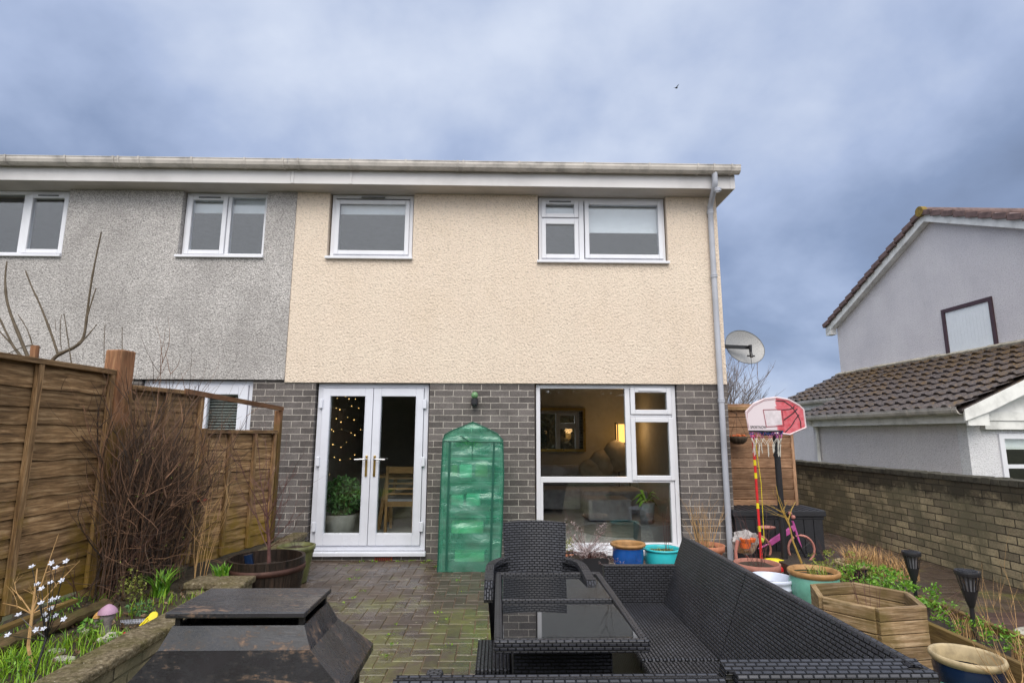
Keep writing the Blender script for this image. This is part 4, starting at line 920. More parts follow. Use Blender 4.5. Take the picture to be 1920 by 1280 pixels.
# ------------------------------------------------------------------ half barrel, sapling, olive pot
def pot(name, label, c, prof, mat, rimmat=None, soil=None, seg=36, group=None, rim=None, cat='plant pot', sq=1.):
    c = Vector(c); root = thing(name, label, cat, tuple(c), group)
    s_ = MB(); s_.lathe(prof, tuple(c), seg, sq=sq); s_.build('body', mat, root, smooth=True)
    if rim: s_ = MB(); s_.lathe(rim, tuple(c), seg, sq=sq); s_.build('rim', rimmat or mat, root, smooth=True)
    if soil:
        s_ = MB(); r_, z_ = soil; P = [[c+Vector((r_*t*math.cos(2*math.pi*k/18), sq*r_*t*math.sin(2*math.pi*k/18), z_+rr(-.006, .012))) for k in range(18)] for t in (1, .75, .5, .25, .02)]
        s_.grid(P, close=True); s_.build('soil', 'soil', root)
    return root
bc = (.655, -1.84, 0)
br_ = thing('half_barrel_planter', 'large dark wooden half barrel planter beside the low fence', 'planter', bc); s_ = MB()
for k in range(26):
    a0, a1 = 2*math.pi*k/26, 2*math.pi*(k+.96)/26; P = []
    for r0, z in ((.235, 0), (.275, .15), (.298, .32), (.300, .42), (.276, .42), (.272, .30), (.250, .1)): P.append([Vector((bc[0]+r0*math.cos(lerp(a0, a1, t)), bc[1]+r0*math.sin(lerp(a0, a1, t)), z)) for t in (0, .5, 1)])
    o1 = rr(0, 30); s_.grid([list(q) for q in P], None, lambda i, j, o1=o1, P=P: (P[min(i, 6)][0].z, o1+j*.03))
s_.build('staves', 'barrelw', br_)
for z, r0 in ((.34, .302), (.13, .275)): s_ = MB(); s_.lathe([(r0-.004, z-.025), (r0+.002, z-.025), (r0+.004, z+.02), (r0-.002, z+.02)], bc, 40); s_.build('hoop', plain('rusty_hoop%d' % (z*100), (.07, .03, .022), .6, .3, .5), br_, smooth=True)
s_ = MB(); s_.lathe([(.01, .33), (.15, .325), (.272, .32)], bc, 24); s_.build('soil', 'soil', br_)
s_ = MB()
tb = Vector((bc[0]+.02, bc[1], .32)); tp_ = at(500, 960, y=bc[1]); s_.tube([tb, tb.lerp(tp_, .5)+Vector((.012, 0, 0)), tp_], [.017, .012, .008], 8)
for k in range(13):
    q = tb.lerp(tp_, rr(.35, 1)); twig(s_, q, (rr(-.6, 1.0), rr(-.6, .6), rr(.4, 1.3)), rr(.3, .75), .0045, 7, .13, 3, 2, 4, .02)
tag(s_.build('acer_sapling', 'barkred'), 'leafless red twigged sapling growing in the half barrel', 'sapling')
s_ = MB(); p = Vector(bc)+Vector((-.16, .05, .335)); s_.tube([p, p+Vector((-.02, 0, .09))], .035, 10); tag(s_.build('small_pot', 'navy'), 'small dark blue pot standing inside the half barrel', 'pot')
def ringed(r0, r1, h, t=.012, rings=(), lip=.0): return [(r0*.2, 0.004), (r0, 0), (lerp(r0, r1, .5), h*.5), (r1, h), (r1-t, h), (lerp(r0, r1, .5)-t, h*.5), (r0-t, .02)]
pr = [(.02, .002), (.11, 0)]+[(lerp(.11, .165, k/14)+(.004 if k % 2 else 0), .30*k/14) for k in range(1, 15)]+[(.178, .31), (.180, .345), (.160, .35), (.155, .30)]
pot('plant_pot', 'ribbed olive green glazed pot between half barrel and french doors', (.595, -.98, 0), pr, 'olive', soil=(.155, .31))
stemplant('twiggy_plant', 'few thin dark stems growing out of the ribbed olive pot', (.595, -.98, .31), 6, .25, 'bark', .05, .6, .002)
# ------------------------------------------------------------------ mini greenhouse
gx0, gx1, gy0, gy1 = 1.955, 2.615, -.58, -.12
GH = thing('mini_greenhouse', 'tall green reinforced plastic mini greenhouse against the brick wall', 'greenhouse', ((gx0+gx1)/2, -.35, 0))
s_ = MB(); cxg = (gx0+gx1)/2; prf = [(gx0-.015, 0), (gx0-.01, .5), (gx0+.0, 1.0), (gx0+.01, 1.36), (gx0+.03, 1.42), (gx0+.10, 1.46), (gx0+.2, 1.50), (cxg+.0, 1.555), (gx1-.2, 1.50), (gx1-.06, 1.43), (gx1, 1.36), (gx1+.012, 1.0), (gx1+.0, .5), (gx1-.02, 0)]
nP = len(prf)
def wr(x, y, z, a=.010): return a*mnoise.noise(Vector((x*5, y*5, z*9)))+a*.6*mnoise.noise(Vector((x*2, 3, z*26)))
def dense(prf, k=6):
    o = []
    for i in range(len(prf)-1):
        L = math.hypot(prf[i+1][0]-prf[i][0], prf[i+1][1]-prf[i][1]); n = max(1, int(L/.03))
        for t in range(n): o.append((lerp(prf[i][0], prf[i+1][0], t/n), lerp(prf[i][1], prf[i+1][1], t/n)))
    o.append(prf[-1]); return o
dp_ = dense(prf)
P = [[Vector((x+wr(y, x, z, .014)*(1 if z > .05 else .2), y, z)) for (x, z) in dp_] for y in [lerp(gy0, gy1, t/10) for t in range(11)]]
s_.grid(P, .5)
nx, nz = 34, 70; P = []
for k in range(nz+1):
    row = []; t = k/nz
    for i in range(nx+1):
        u = i/nx; x = lerp(gx0+.002, gx1-.002, u)
        top = np.interp(x, [gx0, gx0+.03, gx0+.10, gx0+.2, cxg, gx1-.2, gx1-.06, gx1], [1.36, 1.42, 1.46, 1.50, 1.555, 1.50, 1.43, 1.36]); z = top*t
        ex = np.interp(z, [0, .5, 1, 1.36], [-.013, -.01, .0, .008]); ex1 = np.interp(z, [0, .5, 1, 1.36], [-.02, 0, .010, 0])
        x = lerp(gx0+ex, gx1+ex1, u)
        row.append(Vector((x, gy0+wr(x, 0, z, .02)*min(1, 8*u, 8*(1-u)), z)))
    P.append(row)
s_.grid(P, .5); s_.build('cover', 'film', GH, smooth=True)
for nm, xs_ in (('zip', (gx0+.085, gx0+.075)), ('zip', (gx1-.095, gx1-.125))):
    s_ = MB(); s_.beam((xs_[1], gy0-.022, .02), (xs_[0], gy0-.016, 1.345), .022, .004, up=(0, -1, 0)); s_.build(nm, 'trim', GH)
s_ = MB(); q = [(x, gy0-.010, z) for x, z in prf]; s_.tube(q, .006, 6); s_.tube([(gx0+.01, gy0-.015, 1.35), (gx1, gy0-.015, 1.34)], .006, 6); s_.tube([(gx0+.2, gy0-.02, 1.41), (gx0+.30, gy0-.03, 1.345), (gx0+.36, gy0-.03, 1.345)], .006, 5); s_.tube([(cxg, gy0-.03, 1.34), (cxg, gy0-.03, 1.15)], .003, 4)
s_.tube([(x, gy1, z) for x, z in prf], .006, 6)
s_.build('piping', 'trim', GH)
s_ = MB()
for x in (gx0+.02, gx1-.02):
    for y in (gy0+.03, gy1-.02): s_.tube([(x, y, .0), (x, y, 1.36)], .008, 8)
for z in (.22, .55, .88, 1.15):
    for y in (gy0+.03, gy1-.02): s_.tube([(gx0+.02, y, z), (gx1-.02, y, z)], .006, 6)
    for k in range(9): y = lerp(gy0+.03, gy1-.02, k/8); s_.tube([(gx0+.02, y, z), (gx1-.02, y, z)], .0025, 4)
s_.build('rack', 'steel', GH)
def _tray(px, py, z, w, d, h, mat, label, tall=0):
    c = (px, -.37, z); g = MB(); g.box(px-w/2, px+w/2, -.37-d/2, -.37+d/2, z+.008, z+.008+h); return tag(g.build('seed_tray' if h < .1 else 'plant_pot', mat, bevel=.005), label, 'tray' if h < .1 else 'plant pot', 'pots and trays inside the greenhouse')
def gpot(px0, px1, py0, py1, mat, nm, label):
    a, b = at(px0, py1, y=-.50), at(px1, py0, y=-.50); g = MB(); g.box(a.x, b.x, -.51, -.36, a.z, b.z); tag(g.build(nm, mat, bevel=.012), label, 'tray' if 'tray' in nm else 'plant pot', 'pots and trays inside the greenhouse')
M['gwhite'] = plain('white_pot', (.8, .8, .76), .5); M['gtan'] = plain('tan_pot', (.55, .36, .16), .6); M['gcream'] = plain('cream_tray', (.75, .68, .48), .6)
gpot(846, 858, 872, 893, 'gtan', 'plant_pot', 'brown pot at left on the top shelf inside the greenhouse'); gpot(861, 885, 871, 895, 'gwhite', 'plant_pot', 'white pot in the middle of the top shelf inside the greenhouse'); gpot(891, 914, 868, 894, 'gtan', 'plant_pot', 'tan pot at right on the top shelf inside the greenhouse')
gpot(846, 869, 928, 947, 'gwhite', 'seed_tray', 'white tray at left on the second shelf inside the greenhouse'); gpot(874, 900, 926, 948, 'gwhite', 'seed_tray', 'pale tray at right on the second shelf inside the greenhouse')
gpot(846, 906, 978, 1000, 'gcream', 'seed_tray', 'long cream tray on the third shelf inside the greenhouse'); gpot(852, 908, 1034, 1053, 'gcream', 'seed_tray', 'wide pale tray on the bottom shelf inside the greenhouse')
l = MB(); leaves(l, (2.23, -.38, 1.31), 120, (.16, .1, .06), .03); tag(l.build('seedlings', 'leaf'), 'leafy green seedlings on the top shelf inside the greenhouse', 'plant')
# ------------------------------------------------------------------ wall light, dish, hanging basket
c = at(890, 748, y=-.06); wl = thing('wall_light', 'black outdoor wall light with green globe above the greenhouse', 'wall light', (c.x, 0, c.z))
s_ = MB(); s_.box(c.x-.035, c.x+.035, -.035, -.001, c.z-.07, c.z+.0); s_.lathe([(.0, -.09), (.03, -.085), (.042, -.06), (.042, -.0), (.03, .01), (0, .012)], (c.x, -.075, c.z), 14); s_.build('bracket', 'black', wl)
s_ = MB(); s_.ball((c.x, -.075, c.z+.045), .042, 14); s_.build('globe', plain('green_glass_globe', (.14, .28, .13), .2), wl, smooth=True)
dc = at(1397, 650, y=.85); dn = Vector((.16, -.93, .30)).normalized()
dd = thing('satellite_dish', 'grey mesh satellite dish on a bracket at the house side', 'satellite dish', (5.36, .85, dc.z))
a = dn.cross(Vector((0, 0, 1))).normalized(); b = a.cross(dn); s_ = MB(); P = []
for r0 in (.0001, .08, .16, .24, .30): P.append([dc+a*(r0*.98*math.cos(t))+b*(r0*.86*math.sin(t))-dn*(.06-.06*(r0/.30)**2) for t in [2*math.pi*k/40 for k in range(40)]])
s_.grid(P, close=True); s_.build('reflector', 'dish', dd, smooth=True)
s_ = MB(); s_.tube(P[-1]+[P[-1][0]], .005, 6); s_.build('rim', 'greyplastic', dd)
s_ = MB(); s_.beam((5.352, .70, dc.z-.01), dc-dn*.05+Vector((.02, -.14, -.01)), .05, .045); s_.build('arm', 'blackm', dd)
s_ = MB(); q = dc+Vector((.0, -.16, 0)); s_.tube([q, q+Vector((0, 0, -.10)), q+Vector((.0, -.02, -.17))], [.024, .018, .022], 10); s_.tube([q+Vector((0, 0, -.15)), q+Vector((.01, .02, -.32))], .003, 5); s_.tube([q+Vector((-.05, 0, -.15)), q+Vector((.05, 0, -.15))], .012, 6); s_.build('receiver', 'black', dd)
c = at(1384, 822, y=.72); hb = thing('hanging_basket', 'dark wicker hanging basket on the shed front', 'hanging basket', tuple(c)); s_ = MB()
s_.lathe([(.01, -.075), (.06, -.07), (.10, -.04), (.118, .0), (.122, .03), (.11, .03), (.09, -.03)], tuple(c), 22); s_.build('basket', 'wicker', hb, smooth=True)
s_ = MB(); 
for t in (0, 2.1, 4.2): s_.tube([c+Vector((.115*math.cos(t), .115*math.sin(t), .03)), c+Vector((0, 0, .33))], .002, 4)
s_.tube([c+Vector((0, 0, .33)), (c.x, .89, c.z+.37)], .005, 5); s_.build('chain', 'blackm', hb)
s_ = MB(); leaves(s_, c+Vector((0, 0, .035)), 60, (.11, .11, .02), .02); s_.build('flowers', 'orange', hb)
# ------------------------------------------------------------------ distant bare tree
dt_ = thing('bare_tree', 'leafless rounded tree in the distance behind the shed', 'tree', (15.9, 25, 0)); s_ = MB(); s_.tube([(15.6, 25, -.05), (15.6, 25, 2.2)], [.25, .16], 8); s_.build('trunk', 'bark', dt_)
s_ = MB(); random.seed(3)
for k in range(34):
    a = rr(0, 6.28); el = rr(.35, 1.4); twig(s_, (15.5, 25, rr(1.3, 2.3)), (math.cos(a)*math.cos(el), math.sin(a)*math.cos(el)*.6, math.sin(el)), rr(2.2, 3.1), .035, 7, .09, 5, 2, 4, .03)
s_.build('crown', plain('grey_bark', (.17, .14, .13), .9), dt_)
# ------------------------------------------------------------------ rattan furniture
def cushioned(mb, p): pass
def quadslab(mb, a, b, c, d, t):    # flat-ish slab from four corners, thickness t behind
    a, b, c, d = map(Vector, (a, b, c, d)); n = (b-a).cross(d-a).normalized()*t
    mb.face([a, b, c, d]); q = [a-n, b-n, c-n, d-n]; mb.face([q[3], q[2], q[1], q[0]])
    for x, y, X, Y in ((a, b, q[0], q[1]), (b, c, q[1], q[2]), (c, d, q[2], q[3]), (d, a, q[3], q[0])): mb.face([x, X, Y, y])
def dbox(mb, *a): mb.box(*a, wood=False)
ZS = .42; XB, XF = 3.62, 3.22; XT, ZT = 3.77, .78; YE = -3.12; YM = -4.03; YN = -5.09
def tube_frame(mb, pts, r=.016): mb.tube(pts, r, 8)
s1 = thing('sofa', 'black rattan two seat sofa section with low far arm beside the table', 'garden sofa', (3.5, -3.6, 0), 'black rattan sofa sections')
m_ = MB(); dbox(m_, XF, XB+.0, YM+.004, YE-.04, ZS-.05, ZS); m_.build('seat', 'rats', s1, bevel=.012)
m_ = MB(); dbox(m_, XF+.01, XB, YM+.006, YE-.045, .05, ZS-.052); m_.build('base', 'rat', s1)
m_ = MB(); quadslab(m_, (XB, YM+.004, ZS-.02), (XB, YE-.02, ZS-.02), (XT, YE+.0, ZT), (XT, YM+.004, ZT), .045); m_.face([(XB+.05, YE-.02, .05), (XB+.05, YM+.01, .05), (XT+.04, YM+.01, ZT-.02), (XT+.04, YE-.0, ZT-.02)]); m_.build('backrest', 'rat', s1, bevel=.008)
m_ = MB(); quadslab(m_, (XF, YE-.04, .05), (XB+.04, YE-.04, .05), (XB+.07, YE-.04, .63), (XF-.0, YE-.04, .63), .05); m_.build('arm', 'rat', s1, bevel=.01)
m_ = MB(); tube_frame(m_, [(XT+.012, YE, ZT-.014), (XT+.012, YM+.004, ZT-.014)], .014); m_.build('top_rail', 'rat', s1, smooth=True)
s2 = thing('sofa', 'black rattan corner sofa section at the lower right of the set', 'garden sofa', (3.5, -4.6, 0), 'black rattan sofa sections')
m_ = MB(); dbox(m_, XF, XB, YN+.14, YM-.004, ZS-.05, ZS-.002); m_.build('seat', 'rats', s2, bevel=.012)
m_ = MB(); dbox(m_, XF+.01, XB, YN+.15, YM-.006, .05, ZS-.052); m_.build('base', 'rat', s2)
m_ = MB(); quadslab(m_, (XB, YN+.14, ZS-.02), (XB, YM-.004, ZS-.02), (XT, YM-.004, ZT), (XT, YN+.01, ZT), .045); m_.build('backrest', 'rat', s2, bevel=.008)
m_ = MB(); quadslab(m_, (3.205, YN+.14, ZS-.02), (3.205, YN+.01, ZT), (XT, YN+.01, ZT), (XB, YN+.14, ZS-.02), -.045); m_.build('backrest', 'rat', s2, bevel=.008)
m_ = MB(); m_.tube([(XT+.012, YM-.004, ZT-.014), (XT+.012, YN, ZT-.014), ], .014, 8); m_.tube([(XT+.01, YN, ZT-.016), (3.225, YN, ZT-.016)], .020, 8); m_.build('top_rail', 'rat', s2, smooth=True)
s3 = thing('sofa', 'black rattan sofa section with its back to the camera along the bottom edge', 'garden sofa', (2.75, -4.9, 0), 'black rattan sofa sections')
m_ = MB(); dbox(m_, 2.33, 3.195, YN+.14, -4.55, ZS-.05, ZS-.002); m_.build('seat', 'rats', s3, bevel=.012)
m_ = MB(); dbox(m_, 2.34, 3.19, YN+.15, -4.56, .05, ZS-.052); m_.build('base', 'rat', s3)
m_ = MB(); quadslab(m_, (2.29, YN+.14, .1), (2.29, YN+.01, ZT-.03), (3.197, YN+.01, ZT-.03), (3.197, YN+.14, .1), -.045); m_.build('backrest', 'rat', s3, bevel=.008)
m_ = MB(); m_.tube([(2.29, YN, ZT-.032), (3.192, YN, ZT-.032)], .022, 8); m_.build('top_rail', 'rat', s3, smooth=True)
m_ = MB(); dbox(m_, 2.325, 2.385, YN+.05, -4.62, .05, .62); m_.build('arm', 'rat', s3, bevel=.014)
tg = thing('glass_table', 'black rattan dining table with two black glass top panes', 'table', (2.85, -4.0, 0)); tx0, tx1, ty0, ty1, tz = 2.558, 3.14, -4.52, -3.468, .67
m_ = MB()
for a in ((tx0, tx1, ty0, ty0+.032), (tx0, tx1, ty1-.032, ty1), (tx0, tx0+.032, ty0+.032, ty1-.032), (tx1-.032, tx1, ty0+.032, ty1-.032)): dbox(m_, *a, tz-.045, tz)
dbox(m_, tx0+.032, tx1-.032, -3.99, -3.975, tz-.04, tz); m_.build('table_frame', 'rat', tg, bevel=.008)
for a, b in ((ty0+.033, -3.991), (-3.974, ty1-.033)): m_ = MB(); m_.obox(((tx0+tx1)/2, (a+b)/2, tz-.012), ((tx1-tx0)/2-.034, 0, 0), (0, (b-a)/2, -.0055), (0, 0, .0035)); m_.build('glass_top', 'tableglass', tg, bevel=.002)
m_ = MB(); dbox(m_, tx0+.035, tx1-.035, ty0+.035, ty1-.035, tz-.055, tz-.045); dbox(m_, 2.635, 3.04, -4.30, -3.72, .0, tz-.057); m_.build('pedestal', 'rat', tg, bevel=.006)
st = thing('stool', 'low black rattan stool tucked under the left of the table', 'stool', (2.58, -3.9, 0)); m_ = MB(); dbox(m_, 2.475, 2.63, -4.12, -3.76, .37, .42); m_.build('seat', 'rats', st, bevel=.008)
m_ = MB(); dbox(m_, 2.48, 2.625, -4.115, -3.765, .02, .368); m_.build('base', 'rat', st, bevel=.005)
ch = thing('chair', 'black rattan armchair with high back behind the table', 'chair', (2.77, -3.4, 0))
m_ = MB(); P = []
for k in range(15):
    t = k/14; z = lerp(.42, .90, t); row = []
    for i in range(13):
        u = i/12*2-1; hw = lerp(.155, .19, t)+.006*math.sin(t*3); y = -3.36+.13*t+.05*(1-u*u)-.0; row.append(Vector((2.79+u*hw, y, z-.006*u*u)))
    P.append(row)
m_.grid(P); m_.grid([[p+Vector((0, .03, 0)) for p in reversed(r)] for r in P])
for r_ in (0, -1): m_.grid([[P[r_][i] for i in range(13)], [P[r_][i]+Vector((0, .03, 0)) for i in range(13)]] if r_ == -1 else [[P[r_][i]+Vector((0, .03, 0)) for i in range(13)], [P[r_][i] for i in range(13)]])
m_.grid([[r[0]+Vector((0, .03, 0)) for r in P], [r[0] for r in P]]); m_.grid([[r[-1] for r in P], [r[-1]+Vector((0, .03, 0)) for r in P]]); m_.build('backrest', 'rat', ch)
m_ = MB(); dbox(m_, 2.56, 3.02, -3.80, -3.33, .36, .42); m_.build('seat', 'rats', ch, bevel=.01)
for sg in (-1, 1):
    cx = 2.79; ar = []; 
    for k in range(17):
        t = k/16; a = lerp(0, math.pi/2, min(1, t*1.6)); x = cx+sg*(.16+.105*math.sin(a)); y = -3.30-.14*(1-math.cos(a))-max(0, t-.55)*.75; z = .70-.04*t-(0 if t < .9 else (t-.9)*.6); ar.append((x, y, z))
    m_ = MB(); 
    for i in range(16): m_.beam(ar[i], ar[i+1], .048, .03)
    m_.build('armrest', 'rat', ch, bevel=.004, smooth=False)
    m_ = MB(); m_.grid([[Vector(p)-Vector((0, 0, .012)) for p in ar], [Vector((p[0]-sg*.02, p[1], .36)) for p in ar], [Vector((p[0]-sg*.03, p[1], .0 if 5 < i else .3)) for i, p in enumerate(ar)]]); m_.build('side_panel', 'rat', ch)
    m_ = MB(); dbox(m_, cx+sg*.235-.02, cx+sg*.235+.02, -3.80, -3.76, 0, .36); m_.build('leg', 'rat', ch)
    m_ = MB(); dbox(m_, cx+sg*.18-.02, cx+sg*.18+.02, -3.36, -3.32, 0, .36); m_.build('leg', 'rat', ch)
lf = MB(); c = at(1257, 1120, z=.425); leaves(lf, c+Vector((0, 0, .012)), 5, (.02, .02, .008), .018); tag(lf.build('dead_leaf', 'terra'), 'curled dead brown leaf in the far corner of the sofa seat', 'leaf')
# ------------------------------------------------------------------ fire pit / chimney hood
zL = .87
L = [at(*q, z=zL) for q in ((320, 1143), (572, 1152), (615, 1103), (398, 1100))]
lcx = sum(p.x for p in L)/4; lcy = sum(p.y for p in L)/4
FP = thing('fire_pit', 'black metal garden fire pit with rust streaked sloping hood and raised lid', 'fire pit', (lcx, lcy, 0))
m_ = MB(); lx0, lx1 = (L[0].x+L[3].x)/2, (L[1].x+L[2].x)/2; ly0, ly1 = (L[0].y+L[1].y)/2, (L[2].y+L[3].y)/2
m_.box(lx0, lx1, ly0, ly1, zL-.018, zL, wood=False); m_.build('lid', 'rust', FP, bevel=.004)
def frus(mb, a, b, t=.006):
    (x0, x1, y0, y1, z0), (X0, X1, Y0, Y1, Z1) = a, b   # lower, upper
    lo = [Vector(p) for p in ((x0, y0, z0), (x1, y0, z0), (x1, y1, z0), (x0, y1, z0))]; hi = [Vector(p) for p in ((X0, Y0, Z1), (X1, Y0, Z1), (X1, Y1, Z1), (X0, Y1, Z1))]
    cc = Vector(((x0+x1)/2, (y0+y1)/2, (z0+Z1)/2))
    for i in range(4):
        j = (i+1) % 4; mb.face([lo[i], lo[j], hi[j], hi[i]]); q = [v+(Vector((cc.x, cc.y, v.z))-v)*.03-Vector((0, 0, .002)) for v in (lo[i], lo[j], hi[j], hi[i])]; mb.face(list(reversed(q)))
        mb.face([hi[i], hi[j], q[2], q[3]]); mb.face([lo[j], lo[i], q[0], q[1]])
A = [at(*q, z=.762) for q in ((298, 1218), (580, 1220))]; U_ = [at(*q, z=.826) for q in ((325, 1172), (570, 1172))]; cy_ = (ly0+ly1)/2
rx0, rx1 = A[0].x, A[1].x; ry0 = (A[0].y+A[1].y)/2; ry1 = 2*cy_-ry0
ux0, ux1 = U_[0].x, U_[1].x; uy0 = (U_[0].y+U_[1].y)/2; uy1 = 2*cy_-uy0
m_ = MB(); frus(m_, (rx0, rx1, ry0, ry1, .762), (ux0, ux1, uy0, uy1, .826)); m_.build('collar', 'rust', FP)
for x in (ux0+.012, ux1-.012):
    for y in (uy0+.012, uy1-.012): m_ = MB(); m_.box(x-.008, x+.008, y-.008, y+.008, .822, zL-.0225, wood=False); m_.build('post', 'blackm', FP)
HY = at(630, 1298, z=.64).y; B1 = at(700, 1205, z=.64); B0 = at(640, 1285, z=.64)
hw = B1.x-(rx0+rx1)/2; cx_ = (rx0+rx1)/2
m_ = MB(); frus(m_, (cx_-hw, cx_+hw, HY, B1.y+.0, .64), (rx0-.001, rx1+.001, ry0-.001, ry1+.001, .7615)); m_.build('hood', 'rust', FP)
m_ = MB(); m_.box(cx_-hw, cx_+hw, HY, B1.y, .615, .6385, wood=False); m_.build('hood_rim', 'rust', FP)
for x in (cx_-hw+.05, cx_+hw-.05):
    for y in (HY+.05, B1.y-.05): m_ = MB(); m_.box(x-.012, x+.012, y-.012, y+.012, .0, .614, wood=False); m_.build('leg', 'blackm', FP)
m_ = MB(); m_.lathe([(.02, .25), (.16, .27), (.24, .36), (.25, .37), (.16, .28), (.02, .26)], (cx_, cy_-.05, 0), 24); m_.build('bowl', 'rust', FP, smooth=True)
# ------------------------------------------------------------------ pots in front of the window
def glz(h, rb, rbel, rn, rrim, zb=.55): return [(rb*.2, .003), (rb, 0), (lerp(rb, rbel, .6), h*zb*.4), (rbel, h*zb), (lerp(rbel, rn, .6), h*.85), (rn, h*.93)]
def rimp(h, rn, rrim): return [(rn-.012, h*.80), (rn, h*.92), (rrim-.004, h*.93), (rrim, h*.96), (rrim-.004, h), (rn-.01, h*.995), (rn-.016, h*.95), (rn-.02, h*.7)]
c = at(1177, 1017, z=.35); pot('plant_pot', 'cobalt blue glazed pot with rust orange rim under the picture window', (c.x, c.y, 0), glz(.35, .11, .155, .15, .175, .65), 'cobalt', 'ochre', (.13, .29), rim=rimp(.35, .155, .177))
c = at(1241, 1026, z=.28); tq = pot('plant_pot', 'turquoise glazed bowl pot with thin twigs under the picture window', (c.x, c.y, 0), glz(.28, .12, .185, .175, .19, .6), 'turq', 'turq', (.155, .235), rim=rimp(.28, .178, .193))
stemplant('twiggy_plant', 'two long thin twigs standing up from the turquoise pot', (c.x+.07, c.y+.02, .23), 3, .55, 'barkred', .03, .05, .003, 0, 0)
g = MB(); blades(g, c.x, c.y, .235, 80, .13, .05, .004, .9); tag(g.build('pot_weeds', 'leafy'), 'yellowish weeds covering the turquoise pot', 'plant')
c = at(1325, 1020, z=.30); pot('plant_pot', 'terracotta pot of straw coloured stems in front of downpipe', (c.x, c.y, 0), [(.02, .002), (.11, 0), (.15, .22), (.155, .24)], 'terra', 'terra', (.15, .255), rim=[(.155, .235), (.175, .24), (.18, .30), (.165, .30), (.155, .25)])
stemplant('willow', 'upright straw coloured stems growing in terracotta pot by downpipe', (c.x, c.y, .25), 42, .5, 'straw', .12, .35, .0028, 1)
stemplant('twiggy_plant', 'dark taller stems among the straw coloured ones by downpipe', (c.x-.07, c.y, .25), 4, .5, 'barkgr', .02, .1, .004, 1)
c = at(1100, 1040, z=.22); pb = thing('plant_trough', 'black square plastic planter holding silvery shrub behind the chair', 'planter', (c.x, c.y, 0)); m_ = MB(); frus(m_, (c.x-.15, c.x+.17, c.y-.12, c.y+.12, 0), (c.x-.18, c.x+.20, c.y-.15, c.y+.15, .22)); m_.build('body', 'black', pb)
m_ = MB(); m_.box(c.x-.165, c.x+.185, c.y-.135, c.y+.135, .17, .19); m_.build('soil', 'soil', pb)
sp = thing('silvery_shrub', 'wiry shrub with tiny silvery pink leaves under the picture window', 'shrub', (c.x, c.y, .19)); m_ = MB(); lv = MB()
for k in range(52):
    a = rr(0, 6.28); pts = twig(m_, (c.x+rr(-.06, .06), c.y+rr(-.05, .05), .19), (math.cos(a)*.9, math.sin(a)*.9, rr(.3, 1.2)), rr(.22, .46), .0025, 6, .28, 2, 1, 3, -.03)
    for p in pts[2:]: leaves(lv, p, 9, (.03, .03, .03), .0075)
m_.build('branches', 'barkred', sp); lv.build('leaves', 'silver', sp)
c = at(1064, 1035, z=.2); pot('plant_pot', 'small terracotta pot half hidden between chair and silvery shrub', (c.x, c.y, 0), [(.02, .002), (.07, 0), (.09, .17)], 'terra', 'terra', (.09, .175), rim=[(.09, .16), (.1, .16), (.103, .2), (.09, .2)])
g = MB(); leaves(g, (c.x, c.y, .28), 150, (.08, .08, .08), .012); tag(g.build('green_herb', 'leafy'), 'yellow green herb in the small terracotta pot behind the chair', 'plant')
m_ = MB(); a = at(1125, 1070, z=.05); m_.box(a.x-.25, a.x+.18, a.y-.4, a.y+.1, 0, .05); tag(m_.build('paving_slab', plain('grey_slab', (.12, .12, .13), .6)), 'dark grey slab step lying behind the table', 'slab')
# right-hand pots
c = at(1419, 1054, z=.28); pot('plant_pot', 'wide shallow terracotta bowl with dark twigs in front of toy base', (c.x, c.y, 0), [(.02, .002), (.12, 0), (.175, .2), (.18, .22)], 'terra2', 'terra2', (.17, .245), rim=[(.175, .21), (.197, .22), (.2, .28), (.183, .28), (.175, .24)])
stemplant('twiggy_plant', 'dark thin twigs rising from the wide terracotta bowl', (c.x, c.y, .25), 12, .55, 'barkred', .12, .35, .0025, 1)
c = at(1445, 1080, z=.30); bk = pot('bucket', 'white plastic bucket of soil behind the sofa back', (c.x, c.y, 0), [(.02, .002), (.13, 0), (.16, .215), (.168, .22), (.168, .235), (.162, .24), (.168, .27), (.174, .275), (.175, .295), (.168, .30), (.160, .295), (.150, .1)], 'bucket', soil=(.152, .22), cat='bucket')
g = MB(); blades(g, c.x, c.y, .225, 40, .1, .04, .003, .9); tag(g.build('pot_weeds', 'straw'), 'short dry stubble in the white bucket', 'plant')
c = at(1525, 1068, z=.38); pot('plant_pot', 'pale green glazed urn pot with ochre rim beside the wooden planter', (c.x, c.y, 0), [(.03, .003), (.12, 0), (.155, .10), (.187, .24), (.183, .30), (.168, .345)], 'celadon', 'ochre', (.15, .33), rim=[(.160, .33), (.180, .345), (.190, .36), (.188, .378), (.178, .385), (.165, .378), (.155, .35)])
m_ = MB(); pc = Vector((c.x-.10, c.y+.03, .33)); yv = pc.y
for pts, r0 in (([(1503, 1055), (1497, 1040), (1487, 1015), (1478, 975), (1466, 955)], .009), ([(1478, 975), (1484, 955), (1492, 940)], .005), ([(1480, 985), (1470, 965), (1461, 940), (1455, 910)], .005)):
    P = [at(*q, y=yv) for q in pts]; m_.tube(P, [lerp(r0, r0*.4, i/(len(P)-1)) for i in range(len(P))], 6)
b_ = at(1466, 958, y=yv)
for k in range(10): twig(m_, b_.lerp(P[0], rr(0, .6)), (rr(-1, .6), rr(-.5, .5), rr(.1, 1)), rr(.1, .26), .0022, 4, .2, 1, 1, 4)
tag(m_.build('yellow_stemmed_shrub', 'yellowtwig'), 'crooked yellow stem with bare twigs in the green glazed pot', 'shrub')
g = MB(); blades(g, c.x+.03, c.y-.02, .335, 34, .09, .13, .006, .8); tag(g.build('spiky_plant', 'leafy'), 'yellow green spiky leaves in the green glazed pot', 'plant')
